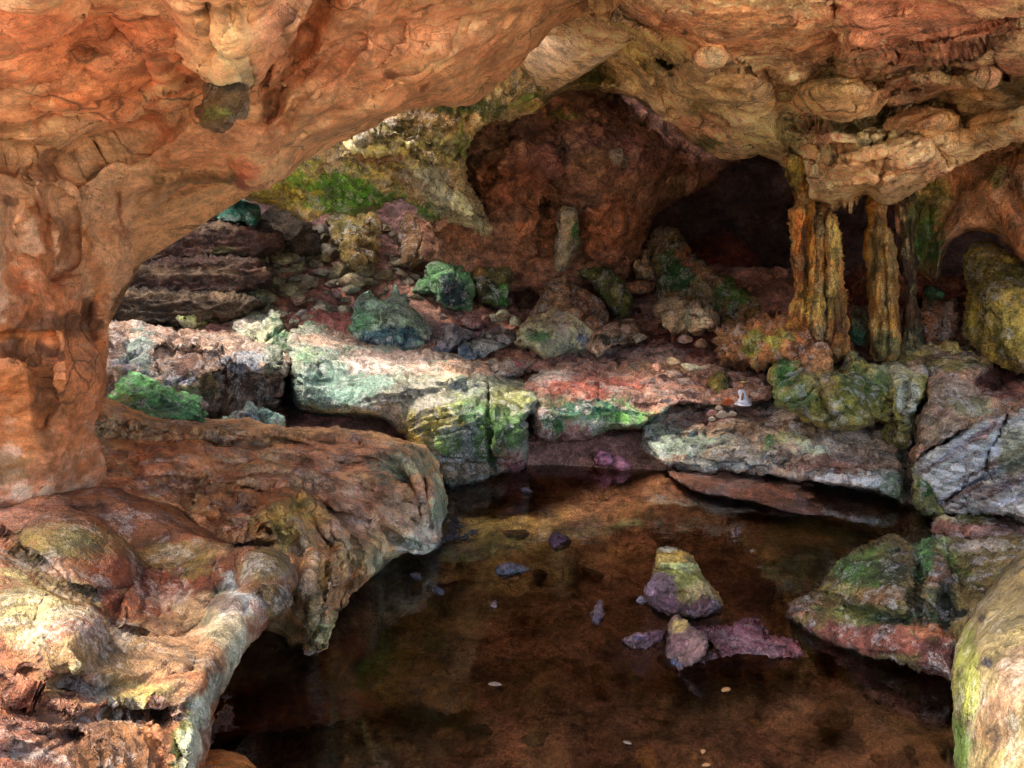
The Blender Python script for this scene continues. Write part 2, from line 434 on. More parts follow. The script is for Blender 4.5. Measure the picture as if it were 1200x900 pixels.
def sstep(a, b, x):
    t = np.clip((x - a) / (b - a), 0, 1); return t * t * (3 - 2 * t)
def bed_h(X, Y):
    P = np.c_[X, Y, X * 0]
    bed = -.20 + .07 * fbm(P, .9, 5) + .03 * fbm(P, 5, 4, 'r') - .1 * sstep(4.8, 2.5, Y)
    wv, cv = worley(P + .2 * fbm(P, 1.5, 3)[:, None], 2.3)
    bed = bed + .06 * (cv - .5) * np.clip(wv / .1, 0, 1) * sstep(.1, .2, wv)
    bed = bed + .11 * np.exp(-((X - 1.5) / 1.1) ** 2 - ((Y - 5.0) / .7) ** 2)
    shore = 5.75 + .25 * fbm(P, .8, 3) - .30 * sstep(0.2, -1.0, X)
    land = .12 + .30 * sstep(0, 1.4, Y - shore) + .10 * np.clip(Y - shore - 1.0, 0, 6) + .07 * fbm(P, 1.3, 5) + .03 * fbm(P, 6, 4)
    h = bed + (land - bed) * sstep(-.25, .25, Y - shore)
    side = sstep(-1.8, -2.6, X - 0 * Y) * sstep(7, 4, Y); h = h + (0.5 - h) * side
    side = sstep(3.0, 3.8, X); h = h + (0.5 - h) * side * sstep(9, 5, Y)
    back = sstep(.3, -1.0, Y); h = h + (.45 - h) * back
    return h
def bed_c(P):
    n = fbm(P, 1.1, 4); n2 = fbm(P + 7, 3, 4)
    bed = alb((134, 98, 80)) * (1 + .6 * n)[:, None] + alb((150, 134, 70)) * np.clip(n2, 0, 1)[:, None] * .6
    g = np.exp(-((P[:, 0] + .25) / .55) ** 2 - ((P[:, 1] - 4.9) / .8) ** 2)
    g = np.clip(g * (1 + 1.2 * n2), 0, 1)[:, None]; bed = bed * (1 - g) + alb((196, 190, 124)) * g
    k = np.clip((fbm(P + 21, .8, 3) - .05) * 3, 0, 1)[:, None]; bed = bed * (1 - .5 * k)
    land = alb((150, 104, 92)) * (1 + .3 * n2)[:, None]
    t = sstep(-.08, .1, P[:, 2])[:, None]
    c = bed * (1 - t) + land * t
    far = sstep(.5, -1.5, P[:, 1])[:, None]  # unseen ground behind the camera made pale to bounce light onto the ceiling
    return np.clip(c * (1 - far) + alb((214, 200, 176)) * far, .004, .8)
M_BED = rock_mat('muddy_pool_bed', contrast=.7, fine=5, pale=.3, pale_col=(.42, .33, .16), pits=.55, bump=.8, bscale=9, rough=.8, pale_scale=2.5, tide=False)
grid_sheet('ground', -90, 90, -60, 16, 301, 460, bed_h, bed_c, M_BED)
# refined sheet just where the pool bed and the near cave floor are
def fine_floor():
    nx, ny = 330, 420
    gx = np.linspace(-3.4, 4.6, nx); gy = np.linspace(.3, 12, ny)
    X, Y = np.meshgrid(gx, gy); X, Y = X.ravel(), Y.ravel()
    P = np.c_[X, Y, X * 0]; Z = bed_h(X, Y) + .012 + .012 * fbm(P, 9, 4, 'r')
    P = np.c_[X, Y, Z]; i = np.arange(nx * ny).reshape(ny, nx)
    F = np.stack([i[:-1, :-1], i[:-1, 1:], i[1:, 1:], i[1:, :-1]], -1).reshape(-1, 4).tolist()
    setp(mesh_obj('cave_floor', P, F, M_BED, None, bed_c(P), origin=np.zeros(3)), kind='structure')
fine_floor()

def water():
    V = [(-3.2, -2, 0), (4.2, -2, 0), (4.2, 7.0, 0), (-3.2, 7.0, 0)]
    m = bpy.data.materials.new('pool_water'); m.use_nodes = True; t = m.node_tree; N = t.nodes; L = t.links
    N.remove(N['Principled BSDF'])
    out = N['Material Output']
    tr = N.new('ShaderNodeBsdfTransparent'); tr.inputs[0].default_value = (.86, .76, .66, 1)
    gl = N.new('ShaderNodeBsdfGlossy'); gl.inputs['Roughness'].default_value = .015; gl.inputs[0].default_value = (1, 1, 1, 1)
    fr = N.new('ShaderNodeFresnel'); fr.inputs[0].default_value = 1.5
    mx = N.new('ShaderNodeMixShader'); L.new(fr.outputs[0], mx.inputs[0]); L.new(tr.outputs[0], mx.inputs[1]); L.new(gl.outputs[0], mx.inputs[2])
    L.new(mx.outputs[0], out.inputs[0])
    ge = N.new('ShaderNodeNewGeometry'); no = N.new('ShaderNodeTexNoise'); no.inputs['Scale'].default_value = 3.5; no.inputs['Detail'].default_value = 3
    mp = N.new('ShaderNodeMapping'); mp.inputs['Scale'].default_value = (1, 3, 1); L.new(ge.outputs['Position'], mp.inputs[0]); L.new(mp.outputs[0], no.inputs['Vector'])
    bp = N.new('ShaderNodeBump'); bp.inputs['Strength'].default_value = .07; bp.inputs['Distance'].default_value = .02
    L.new(no.outputs[0], bp.inputs['Height']); L.new(bp.outputs[0], gl.inputs['Normal']); L.new(bp.outputs[0], fr.inputs['Normal'])
    setp(mesh_obj('water', V, [[0, 1, 2, 3]], m, None, None, smooth=False, origin=np.zeros(3)), kind='structure')
water()

def shell():
    nu, nv = 150, 90
    th = np.linspace(0, 2 * math.pi, nu, endpoint=False); ph = np.linspace(-.12, math.pi / 2, nv)
    T, Pp = np.meshgrid(th, ph); T, Pp = T.ravel(), Pp.ravel()
    D = np.c_[np.cos(T) * np.cos(Pp), np.sin(T) * np.cos(Pp), np.sin(Pp)]
    P = D * np.array([7.5, 9.5, 5.2]) + np.array([0, 4.5, -.4])
    P = P + D * (1.1 * fbm(P, .35, 4) + .35 * fbm(P, 1.1, 4, 'r'))[:, None]
    i = np.arange(nu * nv).reshape(nv, nu); F = []
    for a in range(nv - 1):
        for b in range(nu):
            q = [i[a, b], i[a, (b + 1) % nu], i[a + 1, (b + 1) % nu], i[a + 1, b]]
            c = P[q].mean(0)
            if c[1] < 2.6 + .3 * math.sin(c[0] * 2.3): continue
            if c[2] > 2.8 and ((c[0] + 1.6) / 3.0) ** 2 + ((c[1] - 6.0) / 2.2) ** 2 < 1 + .25 * math.sin(c[0] * 5): continue
            F.append([int(v) for v in q][::-1])
    used = sorted({v for f in F for v in f}); mp = {v: k for k, v in enumerate(used)}
    F = [[mp[v] for v in f] for f in F]; P = P[used]
    o = mesh_obj('cave_shell', P, F, M_DARK, None, paint(P, (74, 46, 36), []))
    md = o.modifiers.new('thickness', 'SOLIDIFY'); md.thickness = .35; md.offset = -1
    setp(o, kind='structure')
shell()
# ------------------------------------------------------------------ the near arch and its pillar
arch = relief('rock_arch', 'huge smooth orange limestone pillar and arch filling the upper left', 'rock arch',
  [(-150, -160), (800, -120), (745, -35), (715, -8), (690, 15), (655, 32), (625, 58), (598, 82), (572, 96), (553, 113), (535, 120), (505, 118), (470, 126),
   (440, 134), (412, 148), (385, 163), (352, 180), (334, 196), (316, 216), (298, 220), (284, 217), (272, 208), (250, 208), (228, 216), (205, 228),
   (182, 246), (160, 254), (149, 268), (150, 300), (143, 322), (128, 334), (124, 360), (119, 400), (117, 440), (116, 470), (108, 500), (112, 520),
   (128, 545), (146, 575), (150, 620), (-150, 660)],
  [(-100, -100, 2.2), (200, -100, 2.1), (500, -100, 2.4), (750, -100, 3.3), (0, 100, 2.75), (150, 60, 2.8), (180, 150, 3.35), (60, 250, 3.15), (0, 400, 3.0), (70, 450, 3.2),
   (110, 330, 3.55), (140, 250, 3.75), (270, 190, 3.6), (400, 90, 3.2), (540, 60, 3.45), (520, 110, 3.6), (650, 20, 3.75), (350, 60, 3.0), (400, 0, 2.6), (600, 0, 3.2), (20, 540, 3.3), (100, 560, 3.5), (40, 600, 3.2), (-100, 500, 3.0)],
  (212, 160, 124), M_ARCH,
  patches=[(50, 440, 100, 150, (184, 112, 58), .9), (30, 480, 60, 60, (150, 92, 38), .6), (30, 410, 40, 9, (56, 34, 20), .75), (60, 380, 55, 18, (60, 36, 20), .7), (35, 365, 30, 10, (150, 90, 50), .6),  # dark patches in the slot and creases paint shade into the colour
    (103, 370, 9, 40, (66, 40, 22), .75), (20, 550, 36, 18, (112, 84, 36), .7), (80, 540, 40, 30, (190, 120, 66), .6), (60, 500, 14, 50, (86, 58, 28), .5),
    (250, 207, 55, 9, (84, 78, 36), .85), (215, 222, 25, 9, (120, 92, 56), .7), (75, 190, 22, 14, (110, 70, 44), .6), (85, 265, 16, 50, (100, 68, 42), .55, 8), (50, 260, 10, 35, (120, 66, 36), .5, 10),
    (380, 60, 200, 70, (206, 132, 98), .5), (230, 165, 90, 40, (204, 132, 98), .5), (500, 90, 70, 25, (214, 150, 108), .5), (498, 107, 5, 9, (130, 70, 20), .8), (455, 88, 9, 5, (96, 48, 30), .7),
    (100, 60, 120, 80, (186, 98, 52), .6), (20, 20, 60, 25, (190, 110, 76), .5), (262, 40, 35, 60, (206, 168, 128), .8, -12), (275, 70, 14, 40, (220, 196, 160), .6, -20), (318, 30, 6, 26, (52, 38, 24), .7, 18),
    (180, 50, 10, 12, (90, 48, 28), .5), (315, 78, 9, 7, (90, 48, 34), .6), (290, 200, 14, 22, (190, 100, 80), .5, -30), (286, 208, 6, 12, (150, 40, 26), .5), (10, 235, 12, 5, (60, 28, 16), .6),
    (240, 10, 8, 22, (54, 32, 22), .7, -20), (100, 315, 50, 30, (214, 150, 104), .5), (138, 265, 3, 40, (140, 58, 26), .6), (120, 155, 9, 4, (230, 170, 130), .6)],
  regions=[([(-300, -300), (-300, 40), (0, 52), (28, 30), (60, 15), (90, -60), (90, -300)], .36, 40, .3),
           ([(-300, -300), (-300, 128), (0, 136), (100, 138), (150, 128), (168, 112), (182, 104), (205, 104), (216, 96), (219, 82), (232, 78), (244, 88), (250, 106), (272, 112), (288, 104), (298, 84), (312, 56), (330, 28), (352, -10), (380, -300)], .55, 75, .42),
           ([(195, -100), (205, 0), (222, 40), (240, 75), (250, 108), (285, 108), (300, 80), (322, 36), (345, -40)], .30, 30, .0),
           ([(330, -300), (352, -10), (322, 60), (316, 100), (330, 105), (370, 70), (400, 62), (440, 20), (470, -60), (470, -300)], .30, 60, .35),
           ([(-200, 195), (-200, 600), (60, 600), (110, 560), (118, 520), (100, 500), (112, 440), (90, 400), (108, 340), (100, 320), (60, 330), (20, 300), (0, 220)], .14, 60, .0),
           ([(-60, 150), (60, 158), (140, 138), (175, 116), (205, 106), (222, 90), (236, 84), (246, 110), (236, 150), (180, 190), (100, 230), (40, 210), (-60, 200)], -.34, 60, .08),
           ([(296, 112), (312, 70), (336, 20), (356, -30), (420, -60), (400, 20), (372, 80), (330, 150), (300, 150)], -.32, 34, .12), ([(345, 150), (385, 112), (430, 80), (520, 60), (560, 70), (470, 110), (400, 150), (340, 185)], -.08, 26, 0), ([(20, 60), (60, 40), (100, -20), (180, 0), (170, 60), (100, 90)], -.12, 40, 0),
           ([(150, 225), (185, 200), (190, 236), (160, 252), (150, 300), (135, 330), (125, 300)], -.12, 20, 0), ([(-100, 390), (50, 388), (62, 402), (45, 420), (-100, 424)], -.06, 16, 0)],
  grooves=[([(60, 40), (130, 60), (190, 100)], 12, .015), ([(128, 0), (140, 30), (165, 60), (180, 90)], 7, .05), ([(330, 150), (345, 130), (352, 108), (380, 95), (420, 60)], 8, .045),
           ([(0, 165), (60, 150), (110, 145)], 10, .03), ([(62, 330), (90, 300), (88, 262), (80, 230)], 9, .05), ([(20, 330), (10, 290), (22, 240)], 12, .04),
           ([(140, 225), (140, 300)], 2.5, .02), ([(103, 345), (98, 385), (104, 400)], 10, .07), ([(240, 0), (244, 30), (258, 60)], 7, .06), ([(205, 0), (235, 70)], 4, .03), ([(318, 20), (300, 80)], 5, .05),
           ([(264, 185), (272, 200), (280, 212)], 4, .03), ([(60, 400), (58, 460), (52, 500)], 9, .05), ([(430, 50), (500, 40), (600, 20)], 9, .03), ([(250, 130), (330, 60), (400, 10)], 10, .02)]
  + flow([(420, -20), (380, 60), (330, 120), (300, 190)], [(700, -20), (600, 60), (500, 100), (420, 130)], 9, 5, .016, 3) + flow([(0, 80), (80, 70), (170, 90), (215, 92)], [(0, 130), (80, 135), (150, 125), (180, 105)], 5, 5, .02, 4)
  + flow([(150, -20), (190, 30), (230, 76)], [(330, -20), (310, 30), (290, 100)], 9, 3.5, .03, 5) + flow([(20, 180), (40, 240), (60, 320)], [(200, 150), (170, 220), (140, 300)], 6, 6, .014, 6),
  edge=(60, .45), thick=1.0, mul=(1.15, 2.4), hue=(1.0, 1.0, 1.0), noise=(('n', 1.1, .10, 3), ('n', 3.5, .03, 3, (1, 1, 1.6)), ('r', 7, .008, 3, (1, 1, 1.8)), ('n', 22, .004, 3)), pitch=5, jag=1.2, warp=8)
relief('stalactite_tip', None, None,
  [(238, 88), (262, 90), (292, 92), (291, 118), (287, 132), (279, 138), (272, 150), (260, 158), (244, 152), (233, 144), (231, 130), (240, 118), (239, 105)],
  [(260, 100, 2.2), (262, 125, 2.12), (262, 155, 2.2)], (84, 68, 42), M_FLOW,
  patches=[(262, 102, 26, 6, (44, 36, 26), .8), (272, 116, 9, 4, (110, 84, 50), .4), (256, 132, 16, 9, (92, 100, 40), .8), (262, 150, 14, 6, (88, 58, 38), .6)],
  edge=(30, .2), thick=.25, shrink=.5, noise=(('n', 12, .02, 4), ('r', 30, .008, 3)), parent=arch, jag=1.5)

# ------------------------------------------------------------------ near left: shelf and foreground rock
relief('flowstone_shelf', 'wide reddish flowstone shelf with pale curtain folds at its lip, beside the pool', 'rock shelf',
  [(40, 520), (90, 505), (108, 476), (135, 482), (230, 497), (330, 498), (400, 507), (460, 511), (490, 520), (508, 545), (517, 575), (514, 600), (512, 618), (519, 632), (508, 647), (492, 655), (474, 648),
   (455, 655), (440, 672), (420, 687), (405, 705), (393, 722), (385, 745), (380, 764), (358, 768), (350, 757), (335, 764), (312, 772), (285, 795), (255, 800), (200, 780), (100, 720), (20, 640)],
  [(108, 490, 4.15), (330, 503, 4.75), (490, 525, 4.95), (515, 580, 4.75), (517, 633, 4.36), (492, 655, 4.15), (440, 672, 3.92), (380, 765, 3.25), (200, 600, 3.5), (300, 560, 4.0), (400, 560, 4.35),
   (450, 620, 4.1), (300, 640, 3.3), (360, 700, 3.25), (300, 780, 3.45), (120, 560, 3.6), (100, 640, 3.2), (380, 610, 3.75), (320, 740, 3.5)],
  (204, 152, 102), M_FLOW,
  patches=[(400, 590, 130, 40, (206, 148, 120), .7), (450, 620, 70, 40, (212, 180, 152), .7), (420, 535, 110, 18, (190, 128, 100), .6), (200, 545, 90, 40, (176, 98, 58), .7), (240, 545, 40, 18, (208, 140, 92), .5),
    (470, 545, 40, 22, (122, 140, 112), .8), (510, 595, 9, 30, (170, 196, 160), .8), (490, 640, 40, 14, (226, 214, 196), .9), (440, 655, 25, 18, (222, 218, 170), .8), (355, 600, 30, 22, (172, 150, 62), .85), (345, 625, 25, 16, (190, 172, 84), .7),
    (420, 640, 40, 22, (196, 172, 120), .7), (370, 700, 12, 50, (196, 160, 90), .8, 12), (375, 735, 14, 32, (206, 206, 150), .7, 15), (345, 738, 12, 9, (90, 116, 46), .8), (330, 720, 22, 20, (214, 190, 150), .6), (365, 766, 20, 6, (250, 246, 240), .9),
    (300, 760, 50, 30, (150, 116, 60), .8), (320, 755, 30, 12, (150, 118, 60), .5), (300, 590, 80, 26, (168, 104, 50), .7), (330, 610, 50, 20, (176, 160, 80), .6), (200, 520, 60, 10, (160, 104, 60), .6), (250, 620, 70, 20, (150, 84, 34), .7), (400, 610, 50, 30, (190, 120, 90), .4), (500, 620, 14, 14, (230, 190, 176), .8)],
  regions=[([(480, 520), (500, 540), (512, 570), (510, 610), (498, 608), (492, 580), (470, 545), (440, 530)], .10, 16, .2), ([(190, 520), (240, 530), (262, 560), (220, 580), (170, 560), (160, 535)], .12, 40, 0),
           ([(330, 565), (360, 580), (372, 620), (345, 640), (300, 630), (290, 600)], .14, 30, 0), ([(360, 640), (405, 640), (412, 680), (392, 700), (385, 770), (355, 770), (362, 720), (352, 680)], .16, 16, .1),
           ([(270, 715), (345, 700), (352, 740), (345, 800), (240, 820)], -.10, 22, .2), ([(415, 660), (440, 640), (480, 640), (520, 628), (520, 660), (430, 700)], .06, 14, .1)],
  grooves=[([(345, 590), (370, 610), (395, 650), (410, 690)], 6, .06), ([(380, 590), (430, 625), (500, 640)], 5, .045), ([(420, 570), (470, 600), (510, 625)], 5, .035), ([(300, 575), (400, 575), (480, 590)], 6, .03), ([(255, 545), (330, 540), (440, 540)], 6, .035),
           ([(120, 505), (200, 518), (300, 520), (420, 520)], 6, .05), ([(362, 600), (385, 640), (380, 700), (362, 760)], 4, .05), ([(430, 600), (460, 630), (440, 660)], 5, .04), ([(150, 600), (230, 640), (300, 645)], 10, .08), ([(495, 560), (500, 590), (508, 615)], 3, .05), ([(405, 650), (425, 665)], 5, .04)]
  + flow([(130, 490), (250, 505), (380, 515), (480, 545), (505, 600)], [(200, 590), (280, 575), (350, 580), (430, 620), (500, 650)], 13, 3.5, .03, 7) + flow([(345, 590), (370, 640), (362, 700), (355, 760)], [(410, 610), (430, 650), (405, 690), (380, 760)], 7, 3, .035, 8)
  + flow([(140, 580), (220, 620), (300, 640)], [(330, 560), (345, 600), (350, 640)], 6, 4, .03, 9),
  edge=(26, .22), thick=.9, hue=(1.0, 1.02, .92), mul=(1.8, 3.2), noise=(('n', 1.8, .07, 3), ('r', 5, .014, 3, (1, .5, 2.5)), ('r', 18, .005, 3, (1, .4, 3)), ('n', 40, .003, 2)), pitch=5, jag=1.8)

relief('foreground_rock', 'massive hollowed pale and rust foreground rock filling the lower left corner', 'rock',
  [(-150, 560), (0, 577), (60, 572), (140, 575), (200, 595), (255, 622), (290, 640), (318, 643), (334, 656), (341, 683), (336, 706), (322, 713), (308, 712), (300, 722), (288, 745), (275, 768), (262, 795),
   (250, 820), (243, 850), (238, 880), (233, 905), (230, 1000), (-150, 1000)],
  [(0, 580, 3.15), (150, 585, 3.15), (250, 625, 3.0), (330, 660, 2.85), (320, 705, 2.75), (290, 745, 2.5), (250, 820, 2.15), (235, 900, 1.8), (180, 700, 2.75), (120, 650, 2.85), (50, 680, 2.35), (120, 730, 2.2), (40, 620, 2.8),
   (0, 780, 1.9), (100, 790, 1.98), (200, 800, 2.1), (120, 900, 1.7), (200, 900, 1.75), (-100, 1000, 1.3), (200, 1000, 1.6), (0, 900, 1.45), (-100, 700, 2.2)],
  (158, 98, 64), M_FLOW,
  patches=[(180, 700, 90, 50, (140, 66, 34), .9), (110, 640, 90, 30, (132, 84, 34), .7), (90, 640, 30, 20, (120, 100, 44), .6), (60, 700, 60, 30, (150, 124, 76), .8), (30, 720, 40, 50, (186, 170, 120), .7), (120, 790, 110, 50, (160, 128, 84), .8),  # the palest patches also paint highlights into the rock colour
    (95, 790, 22, 26, (190, 174, 130), .7), (210, 760, 60, 60, (184, 138, 104), .8), (240, 720, 40, 30, (196, 160, 124), .7), (265, 745, 25, 30, (208, 190, 162), .7), (275, 705, 16, 22, (236, 230, 214), .9), (262, 700, 14, 10, (80, 110, 50), .9),
    (262, 715, 18, 7, (120, 84, 66), .8, 20), (315, 675, 25, 35, (138, 112, 62), .95), (230, 670, 30, 20, (130, 112, 50), .7), (240, 640, 50, 12, (190, 150, 100), .6), (0, 610, 60, 30, (176, 116, 96), .8), (60, 640, 40, 16, (120, 112, 56), .7), (200, 650, 60, 14, (150, 120, 56), .7), (40, 860, 110, 60, (156, 92, 72), .8), (10, 800, 40, 50, (176, 100, 62), .7),
    (110, 860, 90, 30, (180, 134, 110), .5), (150, 880, 50, 40, (110, 72, 36), .8), (215, 860, 14, 50, (104, 124, 60), .7, 25), (245, 810, 10, 60, (214, 204, 184), .8, 30), (225, 870, 10, 40, (220, 214, 190), .7, 10), (25, 650, 22, 12, (70, 52, 24), .7), (100, 610, 70, 20, (150, 90, 56), .6), (160, 810, 30, 16, (196, 178, 100), .6), (115, 880, 5, 34, (74, 46, 28), .6)],
  regions=[([(-60, 600), (0, 620), (20, 642), (58, 672), (112, 702), (124, 736), (150, 752), (182, 757), (215, 748), (246, 728), (262, 700), (300, 700), (340, 700), (300, 800), (250, 1100), (-300, 1100), (-300, 560)], .26, 60, .3),
           ([(22, 640), (38, 616), (70, 604), (110, 606), (150, 640), (150, 690), (112, 696), (60, 668)], .08, 26, 0), ([(288, 645), (318, 642), (342, 665), (340, 705), (318, 714), (296, 705), (286, 680)], .12, 22, .2),
           ([(150, 690), (120, 720), (135, 745), (185, 752), (180, 735), (150, 725)], -.10, 14, .1), ([(256, 690), (282, 692), (288, 715), (262, 722), (250, 705)], -.08, 9, .1),
           ([(60, 700), (115, 712), (125, 750), (100, 800), (50, 800), (30, 750)], .07, 50, 0)],
  grooves=[([(20, 640), (60, 676), (110, 704), (124, 740), (175, 756), (245, 735)], 6, .035), ([(90, 862), (110, 900)], 6, .03), ([(140, 850), (160, 905)], 5, .02), ([(165, 840), (195, 900)], 5, .05), ([(185, 830), (215, 890)], 5, .05), ([(30, 820), (90, 845), (150, 830), (205, 838)], 6, .035),
           ([(0, 590), (70, 600), (140, 592)], 6, .04), ([(20, 850), (60, 870), (90, 860)], 5, .03), ([(205, 835), (230, 800), (262, 745)], 6, -.03), ([(282, 700), (287, 720)], 4, .05), ([(60, 740), (80, 800), (60, 840)], 10, .03)]
  + flow([(100, 840), (110, 870), (104, 960)], [(222, 800), (238, 850), (215, 960)], 10, 3.5, .014, 12) + flow([(0, 770), (60, 800), (150, 800), (230, 780)], [(0, 900), (60, 890), (110, 850), (220, 830)], 11, 4, .022, 13) + flow([(30, 650), (90, 690), (140, 720)], [(280, 640), (250, 700), (200, 750)], 7, 5, .02, 14),
  edge=(22, .22), thick=.8, hue=(.60, .64, .54), mul=(1.25, 1.15), noise=(('n', 2.0, .06, 3), ('n', 9, .010, 3), ('r', 34, .004, 3)), pitch=5, jag=1.5)
relief('round_rock', 'small rounded ochre rock at the bottom edge below the foreground rock', 'rock', [(215, 900), (235, 880), (265, 878), (295, 890), (312, 915), (310, 960), (215, 960)], [(260, 890, 2.25), (260, 950, 2.0)], (186, 118, 44), M_FLOW, edge=(35, .2), thick=.3, shrink=.4)
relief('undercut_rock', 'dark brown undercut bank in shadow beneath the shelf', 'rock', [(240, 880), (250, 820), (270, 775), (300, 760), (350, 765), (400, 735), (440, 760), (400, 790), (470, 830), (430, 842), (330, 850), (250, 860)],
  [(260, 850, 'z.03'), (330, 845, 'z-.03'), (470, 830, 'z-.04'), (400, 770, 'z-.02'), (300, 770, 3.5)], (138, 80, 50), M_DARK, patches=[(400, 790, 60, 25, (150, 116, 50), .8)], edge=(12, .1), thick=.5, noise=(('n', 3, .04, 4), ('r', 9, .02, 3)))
relief('submerged_rock', 'olive brown rock lying just under the water before the shelf', 'rock', [(432, 790), (445, 768), (470, 758), (500, 762), (522, 780), (535, 815), (560, 800), (556, 835), (530, 842), (500, 825), (450, 832), (435, 815)],
  [(440, 830, 'z-.10'), (520, 830, 'z-.10'), (480, 765, 'z-.03')], (140, 112, 56), M_WET, edge=(14, .06), thick=.3, shrink=.2, noise=(('n', 8, .02, 4), ('r', 14, .015, 3)))

